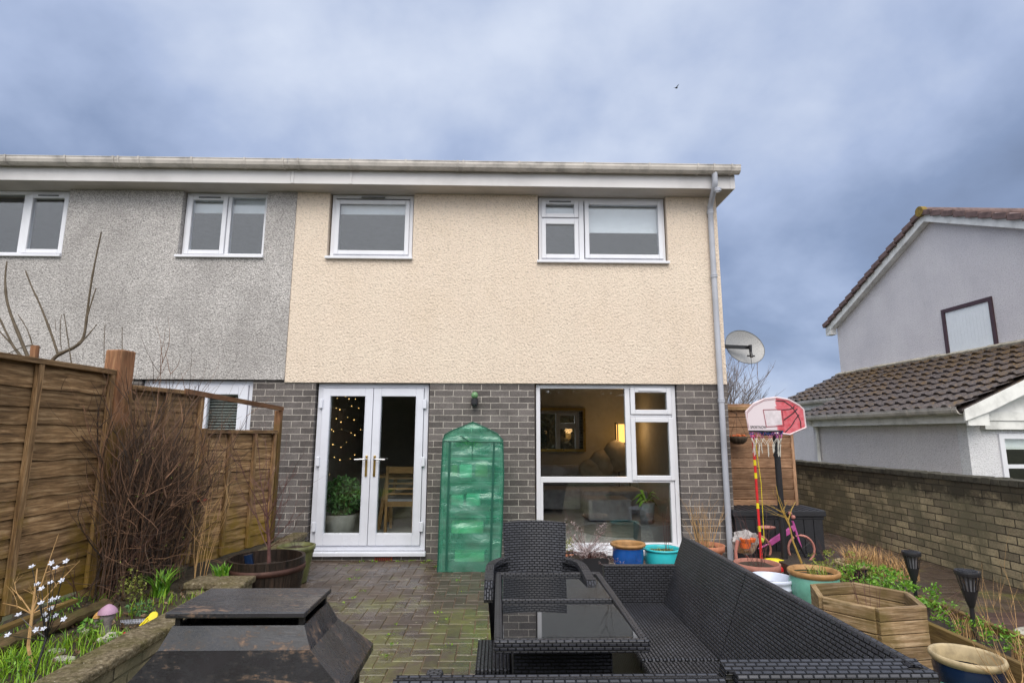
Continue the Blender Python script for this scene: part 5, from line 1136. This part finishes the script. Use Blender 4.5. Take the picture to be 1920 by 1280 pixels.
c = at(1600, 1052, z=.24); pot('plant_pot', 'dark pot with cream rim full of dry grass by the leafy bed', (c.x, c.y, 0), [(.02, .002), (.1, 0), (.14, .2)], 'navy', 'cream_rim', (.13, .2), rim=[(.135, .2), (.155, .2), (.158, .24), (.14, .24), (.13, .2)])
g = MB(); blades(g, c.x+.08, c.y, .2, 240, .17, .26, .003, .9, 3)
blades(g, c.x+.32, c.y, .1, 260, .25, .32, .003, .8, 3); tag(g.build('dry_grass', 'straw'), 'tuft of dry straw coloured grass behind the green leafy plants', 'grass tuft')
c = at(1812, 1226, z=.40); pot('plant_pot', 'large navy blue glazed pot with cream rim at lower right', (c.x, c.y, 0), [(.03, .003), (.08, 0), (.12, .2), (.140, .34), (.135, .37)], 'navy', 'cream_rim', (.122, .31), rim=[(.130, .36), (.146, .375), (.152, .388), (.148, .400), (.139, .402), (.131, .392), (.125, .33)])
stemplant('dead_plant', 'dry brown stems leaning over the large navy pot', (c.x+.12, c.y-.16, .28), 22, .28, 'straw', .10, .6, .002, 2)
c2 = at(1850, 1300, z=.28); pot('plant_pot', 'pale turquoise pot rim just showing at the bottom right edge', (c2.x, c2.y, 0), [(.03, .003), (.1, 0), (.15, .26)], 'celadon', 'celadon', (.14, .25), rim=[(.145, .25), (.165, .255), (.168, .28), (.15, .28)])
# ------------------------------------------------------------------ storage box
bx0, bx1, by0, by1 = 5.30, 6.37, -.10, .42
SB = thing('storage_box', 'long black plastic garden storage box in front of the shed', 'storage box', ((bx0+bx1)/2, .15, 0))
m_ = MB(); m_.box(bx0+.02, bx1-.02, by0+.02, by1-.02, .0, .49, .5)
for k in range(9): x = lerp(bx0+.02, bx1-.02, k/9); m_.box(x+.004, x+(bx1-bx0-.04)/9-.004, by0+.008, by0+.019, .075, .45, .5)
m_.box(bx0+.01, bx1-.01, by0, by0+.019, .0, .07, .5); m_.box(bx0+.01, bx1-.01, by0+.002, by0+.019, .455, .49, .5); m_.build('body', 'boxbl', SB, bevel=.004)
m_ = MB(); m_.box(bx0-.01, bx1+.01, by0-.015, by1+.01, .492, .55, .5)
for k in range(13): x = lerp(bx0+.02, bx1-.02, k/12); m_.box(x-.026, x+.026, by0, by1-.01, .551, .558, .5)
m_.build('lid', 'boxbl', SB, bevel=.005)
# ------------------------------------------------------------------ basketball hoop
hp = Vector((5.69, -.45, 0)); BH = thing('basketball_hoop', 'childs portable basketball hoop with red and white backboard', 'basketball hoop', tuple(hp))
m_ = MB(); m_.tube([hp+Vector((0, 0, .03)), hp+Vector((0, 0, 1.50))], .033, 14); m_.tube([hp+Vector((0, 0, .6)), hp+Vector((.27, .02, .05))], .012, 8); m_.tube([hp+Vector((0, 0, 1.20)), hp+Vector((-.03, -.02, 1.20))], .028, 8); m_.build('pole', 'black', BH)
m_ = MB(); m_.box(hp.x-.2, hp.x+.36, hp.y-.18, hp.y+.18, 0, .05); m_.build('base', 'black', BH, bevel=.02)
Yb = -.52; bd = [at(*q, y=Yb) for q in ((1404, 806), (1398, 772), (1412, 757), (1432, 748), (1455, 745), (1478, 749), (1498, 760), (1506, 768), (1510, 801), (1480, 814), (1463, 812), (1405, 809))]
cc = sum(bd, Vector())/len(bd)
m_ = MB(); m_.face(list(reversed([p+Vector((0, -.012, 0)) for p in bd])), [((p.x-cc.x), (p.z-cc.z)) for p in reversed(bd)]); m_.face(bd)
for i in range(len(bd)): j = (i+1) % len(bd); m_.face([bd[i], bd[j], bd[j]+Vector((0, -.012, 0)), bd[i]+Vector((0, -.012, 0))], [(-1, 0)]*4)
m_.build('backboard', 'board', BH)
m_ = MB(); 
for i in range(len(bd)): j = (i+1) % len(bd); m_.tube([bd[i]+Vector((0, -.006, 0)), bd[j]+Vector((0, -.006, 0))], .011, 8)
m_.build('backboard_edge', plain('pink_white_edge', (.68, .55, .58), .4), BH)
m_ = MB()
def marks(pts, w, y=Yb-.0145):
    P = [at(*q, y=y) for q in pts]
    for i in range(len(P)-1): m_.beam(P[i], P[i+1], w, .002, up=(0, 1, 0))
marks([(1455, 751), (1470, 752), (1482, 760), (1490, 769), (1497, 780), (1501, 790), (1502, 802)], .009)
marks([(1466, 768), (1480, 767), (1488, 764), (1489, 760)], .009); marks([(1470, 787), (1485, 776), (1495, 766)], .011); marks([(1472, 810), (1484, 798), (1491, 786), (1498, 777)], .009)
m_.build('ball_marking', 'black', BH)
m_ = MB(); marks([(1431, 768), (1466, 767), (1470, 798), (1437, 800), (1431, 768)], .007); 
marks([(1403, 803), (1401, 774), (1414, 760), (1432, 751), (1455, 748), (1478, 752), (1497, 762)], .003)
m_.build('target_square', plain('dark_red_print', (.28, .04, .06), .4), BH)
q = [at(*p, y=Yb-.0135) for p in ((1434, 770), (1464, 769), (1467, 796), (1439, 798))]; m_ = MB(); m_.face(list(reversed(q))); m_.build('white_panel', plain('white_print', (.68, .62, .66), .4), BH)
cu = D.curves.new('lettering', 'FONT'); cu.body = 'SPORTNOW'; cu.size = .045; cu.extrude = .0008; tmp = D.objects.new('tmp', cu); C.objects.link(tmp)
bpy.context.view_layer.update(); me = D.meshes.new_from_object(tmp.evaluated_get(bpy.context.evaluated_depsgraph_get())); D.objects.remove(tmp); me.materials.clear(); me.materials.append(M['black'])
p = at(1407, 803, y=Yb-.0145); me.transform(Matrix.Translation(p-WL[BH.name]) @ Matrix.Rotation(R(90), 4, 'X') @ Matrix.Diagonal((.72, 1, 1, 1))); me.name = 'lettering'
to = D.objects.new('lettering', me); C.objects.link(to); to.parent = BH
rc = at(1436, 808, y=-.72); m_ = MB(); ring = [rc+Vector((.165*math.cos(t), .165*math.sin(t), 0)) for t in [2*math.pi*k/24 for k in range(25)]]; m_.tube(ring, .010, 7); m_.box(rc.x+.03, rc.x+.16, Yb-.07, Yb-.013, rc.z-.05, rc.z+.012); m_.build('rim', 'black', BH)
m_ = MB(); ns = 12
for k in range(ns):
    t0, t1, t2 = 2*math.pi*k/ns, 2*math.pi*(k+.5)/ns, 2*math.pi*(k+1)/ns
    a = rc+Vector((.165*math.cos(t0), .165*math.sin(t0), 0)); b = rc+Vector((.15*math.cos(t1), .15*math.sin(t1), -.075)); c = rc+Vector((.165*math.cos(t2), .165*math.sin(t2), 0))
    m_.tube([a, b, c], .0035, 4)
m_.build('upper_net', 'pink', BH)
m_ = MB()
for k in range(ns):
    t0, t1, t2 = 2*math.pi*(k+.5)/ns, 2*math.pi*(k+1)/ns, 2*math.pi*(k+1.5)/ns
    b = rc+Vector((.15*math.cos(t0), .15*math.sin(t0), -.075)); b2 = rc+Vector((.15*math.cos(t2), .15*math.sin(t2), -.075)); d_ = rc+Vector((.13*math.cos(t1), .13*math.sin(t1), -.14))
    m_.tube([b, d_, b2], .0035, 4); 
    if k % 4 != 3: m_.tube([d_, d_+Vector((rr(-.01, .01), rr(-.01, .01), -rr(.08, .14)))], .0045, 4); m_.tube([d_+Vector((.008, 0, 0)), d_+Vector((rr(-.02, .02), rr(-.01, .01), -rr(.06, .13)))], .0035, 4)
m_.build('net', 'netw', BH)
m_ = MB(); 
for k in range(18): t = rr(0, 6.28); p = rc+Vector((.16*math.cos(t), .16*math.sin(t), -.02)); m_.tube([p+Vector((rr(-.04, .04), 0, rr(-.02, .02))) for _ in range(3)], .004, 4)
m_.build('rim_wrap', 'blue', BH)
# ------------------------------------------------------------------ pole tennis toy
c = at(1427, 1040, y=-.50); sbp = Vector((c.x, -.50, 0)); SW = thing('swingball_set', 'red and yellow pole toy on a flat red and yellow base', 'garden toy', tuple(sbp)); topz = at(1407, 800, y=-.5).z
m_ = MB(); m_.tube([sbp+Vector((0, 0, .08)), sbp+Vector((0, 0, topz-.11))], .014, 10); m_.build('pole', 'red', SW, smooth=True)
for z in (1.12, .98, .42, .66): m_ = MB(); m_.tube([sbp+Vector((0, 0, z-.03)), sbp+Vector((0, 0, z+.03))], .0155, 10); m_.build('pole_band', 'yellow', SW, smooth=True)
m_ = MB(); m_.lathe([(.012, topz-.11), (.03, topz-.11), (.028, topz-.09), (.014, topz-.085)], (sbp.x, sbp.y, 0), 14); m_.build('collar', 'red', SW)
m_ = MB(); pts = []
for k in range(60): t = k/60; pts.append(sbp+Vector((.020*math.cos(t*40), .020*math.sin(t*40), topz-.10+t*.15)))
m_.tube(pts, .005, 5); m_.tube([sbp+Vector((0, 0, topz-.1)), sbp+Vector((0, 0, topz+.06))], .010, 8); m_.build('spiral', 'yellow', SW)
m_ = MB(); m_.tube([sbp+Vector((.02, 0, topz-.1)), sbp+Vector((.05, -.01, .9)), sbp+Vector((.045, 0, .3))], .0035, 5); m_.build('cord', 'yellow', SW)
m_ = MB(); m_.lathe([(.02, 0), (.27, 0), (.29, .02), (.27, .05), (.1, .075), (.02, .08)], (sbp.x-.0, sbp.y, .0), 30, sq=.7); m_.build('base', 'red', SW, smooth=True)
m_ = MB()
for k, (a, L_) in enumerate(((2.9, .24), (.25, .26), (-.35, .28))):
    d_ = Vector((math.cos(a), math.sin(a)*.7, 0)); m_.ball(sbp+d_*L_*.5+Vector((0, 0, .075)), 1., 12, (L_*.55, .055, .035))
m_.build('base_arms', 'yellow', SW, smooth=True)
# ------------------------------------------------------------------ child's bike
by = -.27; BK = thing('childs_bike', 'small pink balance bike leaning against the black storage box', 'bicycle', (5.75, by, 0))
wc1, wc2 = at(1421, 1036, y=by), at(1503, 1034, y=by); wr_ = .148; wc1.z = wc2.z = wr_+.012
for c in (wc1, wc2):
    m_ = MB(); m_.tube([c+Vector((wr_*math.cos(t), 0, wr_*math.sin(t))) for t in [2*math.pi*k/28 for k in range(29)]], .013, 8); wh = m_.build('wheel', 'palepink', BK, smooth=True)
    m_ = MB(); 
    for k in range(10): t = k*math.pi/5; m_.tube([c, c+Vector((wr_*math.cos(t), 0, wr_*math.sin(t)))], .002, 4)
    m_.tube([c+Vector((0, -.03, 0)), c+Vector((0, .03, 0))], .012, 8); m_.build('spokes', 'blackm', wh)
F1, F2 = at(1443, 1018, y=by), at(1490, 988, y=by)
m_ = MB(); m_.beam(F1, F2, .035, .055); m_.tube([F1, wc1], .010, 8); m_.tube([F2+Vector((-.02, 0, .07)), F2+Vector((0, 0, -.0)), wc2], .013, 8); m_.build('frame', 'pink', BK, bevel=.008)
st_ = at(1437, 990, y=by); m_ = MB(); m_.tube([F1+Vector((.0, 0, 0)), st_], .008, 8); m_.build('seat_post', 'blackm', BK)
m_ = MB(); m_.ball(st_+Vector((.0, 0, .01)), 1., 12, (.11, .05, .022)); m_.build('saddle', 'palepink', BK, smooth=True)
hb_ = F2+Vector((-.02, 0, .13)); m_ = MB(); m_.tube([F2, hb_], .009, 8); m_.tube([hb_+Vector((-.06, -.14, 0)), hb_, hb_+Vector((.05, .14, 0))], .008, 8); m_.build('handlebar', 'blackm', BK)
for v_ in ((-.06, -.14, 0), (.05, .14, 0)): m_ = MB(); m_.ball(hb_+Vector(v_), .024, 10); m_.build('grip', 'palepink', BK, smooth=True)
# toys
c = at(1396, 1010, y=-.38); m_ = MB(); P = []
m_.ball((c.x, c.y, .26), .15, 16, (1.0, .6, .8), jit=.02); tag(m_.build('plastic_bag', 'poly'), 'crumpled clear plastic bag beside the downpipe', 'bag')
c = at(1402, 1012, y=-.5); m_ = MB(); m_.lathe([(.02, 0), (.075, .0), (.09, .035), (.085, .04), (.07, .01)], (c.x, c.y, c.z-.02), 16, sq=.6); m_.lathe([(.02, -.06), (.05, -.06), (.06, -.001)], (c.x-.03, c.y, c.z-.02), 12); tag(m_.build('toy_digger', 'orange'), 'orange plastic sand toy under the clear bag', 'toy')
c = at(1427, 1012, y=-.40); m_ = MB(); m_.ball(c, .032, 12); tag(m_.build('tennis_ball', 'lime', smooth=True), 'lime green ball hanging beside the red pole', 'ball')
c = at(1384, 1040, y=-.5); m_ = MB(); m_.tube([(c.x-.02, c.y, 0), (c.x-.025, c.y, .18), (c.x+.005, c.y, .30)], [.022, .016, .02], 8); tag(m_.build('toy_spade', 'palepink'), 'faded orange toy standing next to the downpipe', 'toy')
# ------------------------------------------------------------------ hexagonal planter
HP = thing('wooden_planter', 'tiered hexagonal timber planter of stacked boards on the gravel', 'planter', (4.86, -3.1, 0))
def hexring(cx, cy, r, z, h, rot, mb, t=.034):
    V = [Vector((cx+r*math.cos(rot+k*math.pi/3), cy+r*math.sin(rot+k*math.pi/3), z+h/2)) for k in range(6)]
    for k in range(6):
        a, b = V[k], V[(k+1) % 6]; d_ = (b-a).normalized()*.012; mb.beam(a+d_*(1 if k % 2 else -.6), b-d_*(1 if k % 2 else -.6), t, h-.004)
rot = math.atan2(-2.847+3.10, 4.655-4.86)
m_ = MB()
for k in range(6): hexring(4.86, -3.10, .305, .015+k*.072, .072, rot+(0 if k % 2 else .0), m_)
m_.build('upper_tier', 'planterw', HP, bevel=.004)
m_ = MB()
for k in range(4): hexring(4.54, -3.34, .28, .015+k*.062, .062, rot, m_)
m_.build('lower_tier', 'planterw', HP, bevel=.004)
m_ = MB(); m_.lathe([(.01, .17), (.15, .175), (.27, .17)], (4.86, -3.1, 0), 12); m_.build('soil', plain('dry_soil', (.13, .10, .07), .95, dirt=.4, scale=30), HP)
stemplant('twiggy_plant', 'two thin brown stems rising from the hexagonal wooden planter', (4.93, -3.02, .17), 5, .5, 'barkred', .05, .12, .0028, 1)
# ------------------------------------------------------------------ right bed, sleepers, torches, plants
g = MB(); g.box(5.56, 5.93, -8.5, .0, -.04, .10); struct(g.build('border_soil', plain('border_earth', (.04, .028, .02), .95, dirt=.5, scale=30, bumpd=.02)))
def sleeper(label, a, b): m_ = MB(); m_.beam(a, b, .045, .16); return tag(m_.build('sleeper', 'sleeper', bevel=.006), label, 'timber edging', 'timber bed edgings')
sleeper('yellowish timber edging on the path side of the right bed', (5.955, -2.05, .075), (5.955, -4.8, .075)); sleeper('yellowish timber edging between the gravel and the right bed', (5.54, -2.5, .075), (5.54, -5.2, .075))
def bush(name, label, base, n, R3, size, mat, stems=12):
    root = thing(name, label, 'plant', tuple(base)); s_ = MB(); l = MB()
    for k in range(stems):
        pts = twig(s_, base, (rr(-1, 1)*R3[0]*3, rr(-1, 1)*R3[1]*3, 1), R3[2]*1.8, .003, 5, .2)
    for k in range(n//14): a, b_, c_ = rr(-1, 1), rr(-1, 1), rr(-1, 1); leaves(l, Vector(base)+Vector((a*R3[0], b_*R3[1], R3[2]+c_*R3[2]*(1-.5*(a*a+b_*b_)/2))), 14, (.045, .045, .03), size)
    s_.build('stem', 'barkgr', root); l.build('leaves', mat, root)
bush('leafy_shrub', 'bright green leafy perennial clump behind the wooden planter', (5.78, -1.9, .1), 1500, (.22, .34, .11), .016, 'leaf')
bush('leafy_shrub', 'green leafy clump with brown stems next to the first torch', (5.80, -1.35, .1), 900, (.2, .3, .12), .015, 'leafy')
bush('creeping_plant', 'low green creeping plant at the foot of the first torch', (5.85, -2.35, .1), 250, (.1, .12, .05), .016, 'leaf', 4)
bush('flower_clump', 'green perennial clump in the bed by the second torch', (5.72, -2.9, .1), 500, (.15, .25, .06), .013, 'leaf', 6)
bush('flower_clump', 'green clump mixed with dry stems at the right edge', (5.78, -3.55, .1), 600, (.17, .3, .09), .013, 'leafy', 8)
g = MB()
for k in range(10): blades(g, rr(5.6, 5.9), rr(-4.0, -2.7), .1, 42, .09, .2, .003, .6)
tag(g.build('dry_grass', 'straw'), 'dry straw and reddish blades along the right bed edge', 'grass tuft')
stemplant('dead_plant', 'dry reddish stems standing above the leafy clump near first torch', (5.75, -1.6, .1), 26, .42, 'barkred', .25, .25, .0022, 2)
stemplant('dead_plant', 'pale seed stems standing at far right beside the second torch', (5.98, -2.9, .05), 14, .5, 'straw', .2, .4, .0022, 2)
stemplant('dead_plant', 'clump of brown dead stems in the bottom right corner', (5.35, -4.25, .0), 46, .42, 'straw', .22, .45, .0024, 2)
stemplant('dead_plant', 'reddish fallen stems on the dark soil behind wooden planter', (5.7, -2.5, .11), 24, .3, 'barkred', .15, 2.2, .0022, 1)
def torch(label, px, py, x, y, zt, r):
    root = thing('solar_torch', label, 'garden light', (x, y, 0), 'black solar torches')
    m_ = MB(); m_.lathe([(.0, zt), (r, zt), (r*1.03, zt-.012), (r, zt-.03), (r*.9, zt-.03), (0, zt-.03)], (x, y, 0), 20); m_.build('top', 'black', root, smooth=False)
    m_ = MB(); m_.lathe([(0, zt+.002), (r*.75, zt+.002)], (x, y, 0), 16); m_.build('solar_panel', 'tin', root)
    m_ = MB(); P0 = []
    for k in range(16):
        t = 2*math.pi*k/16; rn_ = .5
        a = [Vector((x+r*q*math.cos(t+w_), y+r*q*math.sin(t+w_), z)) for q, z, w_ in ((.95, zt-.03, 0), (.93, zt-.03, .2), (.62, zt-.13, .2), (.64, zt-.13, 0))]; m_.face(a)
    m_.lathe([(r*.66, zt-.125), (r*.5, zt-.17), (r*.3, zt-.22), (r*.18, zt-.24)], (x, y, 0), 16); m_.build('cage', 'black', root)
    m_ = MB(); m_.lathe([(r*.55, zt-.035), (r*.40, zt-.13)], (x, y, 0), 14); m_.build('diffuser', plain('torch_diffuser', (.30, .30, .33), .5), root, smooth=True)
    m_ = MB(); m_.tube([(x, y, .0), (x, y, zt-.23)], r*.2, 10); m_.build('stake', 'black', root)
p = at(1708, 1033, z=.50); torch('black solar torch behind the wooden planter, farther of the two', 0, 0, p.x, p.y, .50, .066)
p = at(1813, 1069, z=.52); torch('black solar torch at the right, nearer of the two', 0, 0, p.x, p.y, .52, .072)
rk = MB(); rk.ball((6.32, -2.75, .03), .2, 12, (1.2, .9, .5), jit=.012); tag(rk.build('boulder', 'stone'), 'pale boulder on the decking at the right edge', 'boulder')
# ------------------------------------------------------------------ rooms' contents
m_ = MB(); lp = at(1166, 812, y=3.9)
LM = thing('floor_lamp', 'lit floor lamp with tall amber shade inside the living room', 'lamp', (lp.x, 3.9, .08)); m_ = MB(); m_.box(lp.x-.085, lp.x+.085, 3.82, 3.98, lp.z-.17, lp.z+.17); m_.build('shade', 'lampsh', LM)
m_ = MB()
for sx in (-.1, .1):
    for sy in (-.1, .1): m_.box(lp.x+sx-.01, lp.x+sx+.01, 3.9+sy-.01, 3.9+sy+.01, .08, lp.z+.2)
m_.box(lp.x-.1, lp.x+.1, 3.8, 4.0, lp.z+.18, lp.z+.2); m_.build('stand', 'blackm', LM)
li = D.objects.new('lamp_bulb', D.lights.new('lamp_bulb', 'POINT')); C.objects.link(li); li.location = (0, -.25, lp.z-.08+.12); li.parent = LM; li.data.energy = 2.5; li.data.color = (1, .58, .25); li.data.shadow_soft_size = .12
mr_ = thing('mirror', 'gold framed mirror on the living room back wall', 'mirror', tuple(at(1052, 805, y=4.25))); c = at(1052, 805, y=4.25); m_ = MB(); frame_bars(m_, c.x-.48, c.x+.48, c.z-.42, c.z+.42, .05, 4.23, 4.28); m_.build('frame', 'brass', mr_)
m_ = MB(); m_.box(c.x-.43, c.x+.43, 4.25, 4.26, c.z-.37, c.z+.37); m_.build('mirror_glass', 'mirror', mr_)
sf = thing('sofa', 'grey upholstered corner sofa with pale cushions inside the living room', 'sofa', (3.6, 3.2, .08)); m_ = MB(); m_.box(2.6, 4.0, 3.2, 4.1, .14, .48); m_.box(4.0, 5.1, 2.9, 4.1, .14, .48); m_.build('seat', 'fabric', sf, bevel=.04)
m_ = MB(); m_.box(2.6, 5.1, 3.95, 4.2, .48, .85); m_.build('backrest', 'fabric', sf, bevel=.05)
for px, py, s_z in ((1130, 868, .25), (1155, 855, .3), (1110, 880, .2)): c = at(px, py, y=3.75); m_ = MB(); m_.ball(c, 1, 10, (.26, .12, s_z)); m_.build('cushion', 'cushion', sf, smooth=True)
c = at(1142, 942, y=2.3); m_ = MB(); m_.box(c.x-.34, c.x+.34, 2.2, 2.8, .10, .42); tag(m_.build('footstool', 'fabric', bevel=.03), 'grey upholstered footstool in the middle of the living room', 'footstool')
c = at(1200, 1000, y=1.2); m_ = MB(); m_.lathe([(.02, .081), (.6, .081), (.61, .085), (.02, .087)], (c.x-.2, 1.5, 0), 30); tag(m_.build('rug', plain('rug', (.33, .32, .28), .95)), 'round pale rug on the living room floor', 'rug')
hpn = thing('house_plant', 'green peace lily in grey pot just inside the picture window', 'house plant', (4.48, .65, .08)); m_ = MB(); m_.lathe([(.02, .0), (.08, 0), (.11, .26), (.1, .26), (.09, .05)], (4.48, .65, .3), 18); m_.build('pot', 'greyplastic', hpn, smooth=True)
m_ = MB()
for k in range(16):
    a = rr(0, 6.28); b = Vector((4.48, .65, .56)); e_ = b+Vector((math.cos(a)*.16, math.sin(a)*.12, rr(.05, .28))); sd = Vector((-math.sin(a), math.cos(a), 0))*.03; dd_ = (e_-b); m_.face([b, b+dd_*.6+sd, e_+Vector((math.cos(a)*.05, 0, -.12)), b+dd_*.6-sd])
m_.build('leaves', 'leaf', hpn)
m_ = MB(); m_.box(4.35, 5.1, .45, .85, .08, .30); tag(m_.build('low_cabinet', 'greyplastic'), 'dark low unit under the peace lily by the window', 'cabinet')
for k, (px, py, w_, h_) in enumerate(((1212, 800, .05, .55), (1225, 815, .06, .42), (1240, 805, .06, .40))):
    c = at(px, py, y=4.26); m_ = MB(); frame_bars(m_, c.x-w_-.05, c.x+w_+.05, c.z-h_/2, c.z+h_/2, .02, 4.24, 4.27); m_.m = 1; m_.box(c.x-w_-.03, c.x+w_+.03, 4.255, 4.262, c.z-h_/2+.02, c.z+h_/2-.02)
    tag(m_.build('picture_frame', ['black', 'paper']), ('tall narrow dark framed picture, leftmost of three', 'dark framed picture, middle of three on living room wall', 'dark framed picture, rightmost of three on living room wall')[k], 'picture')
# dining room
c = at(637, 1000, y=.52); pt = thing('house_plant', 'bushy dark green plant in grey pot inside the french doors', 'house plant', (c.x, .52, .08)); m_ = MB(); m_.lathe([(.02, 0), (.14, 0), (.20, .36), (.185, .36), (.15, .05)], (c.x, .52, .08), 20); m_.build('pot', plain('concrete_pot', (.26, .26, .25), .8), pt, smooth=True)
m_ = MB(); leaves(m_, (c.x+.02, .50, .66), 1400, (.26, .24, .25), .03); m_.build('leaves', 'leafd', pt)
cx = at(742, 900, y=1.35).x; dcx = cx+.08; dchair = thing('dining_chair', 'light wooden ladder back dining chair inside the french doors', 'chair', (dcx, 1.3, .08)); y0 = 1.3
for sx in (-.19, .19):
    m_ = MB(); m_.box(dcx+sx-.018, dcx+sx+.018, y0-.018, y0+.018, .08, .98); m_.build('leg', 'pine', dchair); m_ = MB(); m_.box(dcx+sx-.018, dcx+sx+.018, y0+.38, y0+.416, .08, .50); m_.build('leg', 'pine', dchair)
m_ = MB(); m_.box(dcx-.2, dcx+.2, y0-.01, y0+.42, .50, .53); m_.build('seat', 'fabric', dchair); m_ = MB(); m_.box(dcx-.17, dcx+.17, y0-.012, y0+.012, .43, .498); m_.build('seat_rail', 'pine', dchair)
for z in (.59, .66, .73, .80): m_ = MB(); m_.box(dcx-.17, dcx+.17, y0-.01, y0+.01, z, z+.022); m_.build('slat', 'pine', dchair)
m_ = MB(); m_.box(dcx-.17, dcx+.17, y0-.012, y0+.012, .88, .97); m_.build('top_slat', 'pine', dchair)
dt2 = thing('dining_table', 'light wooden dining table behind the ladder back chair', 'table', (dcx+.45, 1.9, .08)); m_ = MB(); m_.box(dcx-.38, dcx+.95, 1.5, 2.4, .80, .83); m_.build('tabletop', 'pine', dt2)
for x, y in ((dcx-.32, 1.56), (dcx-.32, 2.3), (dcx+.85, 1.56), (dcx+.85, 2.3)): m_ = MB(); m_.beam((x+.08, y, .80), (x-.02, y, .08), .05, .05, up=(0, 1, 0)); m_.build('leg', 'pine', dt2)
fo_ = thing('fairy_lights', 'rows of tiny warm fairy lights glowing inside the left french door', 'fairy lights', (.8, 1.6, 1.2)); m_ = MB(); bs = []
for r_, py in enumerate((742, 762, 786, 810, 833, 858, 884)):
    n_ = (5, 5, 5, 6, 4, 5, 1)[r_]; P = []
    for k in range(n_): q = at(616+rr(-6, 6)+k*13, py+rr(-6, 6), y=1.6); bs.append(q); P.append(q)
    if n_ > 1: m_.tube(P, .0015, 4)
m_.build('cable', 'black', fo_)
b0 = None
for q in bs:
    if b0 is None: mm = MB(); mm.ball(WL[fo_.name], .0065, 8); b0 = mm.build('bulb', 'bulb', fo_); o = b0
    else: o = b0.copy(); C.objects.link(o)
    o.location = q-WL[fo_.name]; s0 = rr(.5, 1.4); o.scale = (s0, s0, s0)
# ------------------------------------------------------------------ garden behind the photographer, seen only in the glass
hg = thing('hedge', 'tall brown green garden hedge mirrored in the ground floor glass', 'hedge', (2.5, -15, 0)); m_ = MB(); random.seed(5)
for k in range(22000):
    x = rr(-12, 18); tz_ = 3.6+1.1*mnoise.noise(Vector((x*.5, 0, 0)))+.4*mnoise.noise(Vector((x*2.2, 1, 0)))
    z = tz_*math.sqrt(random.random()); leaves(m_, (x, -15+rr(-.6, .6), z), 1, (.1, .3, .1), .16)
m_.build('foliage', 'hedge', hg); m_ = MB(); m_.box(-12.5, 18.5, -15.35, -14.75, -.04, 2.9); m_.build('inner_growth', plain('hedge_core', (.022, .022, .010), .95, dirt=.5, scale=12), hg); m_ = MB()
for k in range(30): twig(m_, (-12+k+rr(-.4, .4), -15, -.04), (rr(-.1, .1), 0, 1), rr(3, 4.4), .05, 6, .1, 5, 2, 4)
m_.build('stems', 'bark', hg)
# bird
bp = at(1268, 165, y=40); b_ = MB(); b_.ball(bp, 1, 8, (.16, .07, .05)); b_.face([bp+Vector((.06, 0, .02)), bp+Vector((-.06, 0, .02)), bp+Vector((.1, .3, .12)), bp+Vector((.16, .3, .12))]); b_.face([bp+Vector((.06, 0, .02)), bp+Vector((.16, -.3, .14)), bp+Vector((.1, -.3, .14)), bp+Vector((-.06, 0, .02))])
b_.face([bp+Vector((-.12, 0, 0)), bp+Vector((-.24, .03, .0)), bp+Vector((-.24, -.03, .0))]); tag(b_.build('bird', 'black'), 'tiny dark bird flying in the sky above the house', 'bird')
S.render.engine = 'CYCLES'
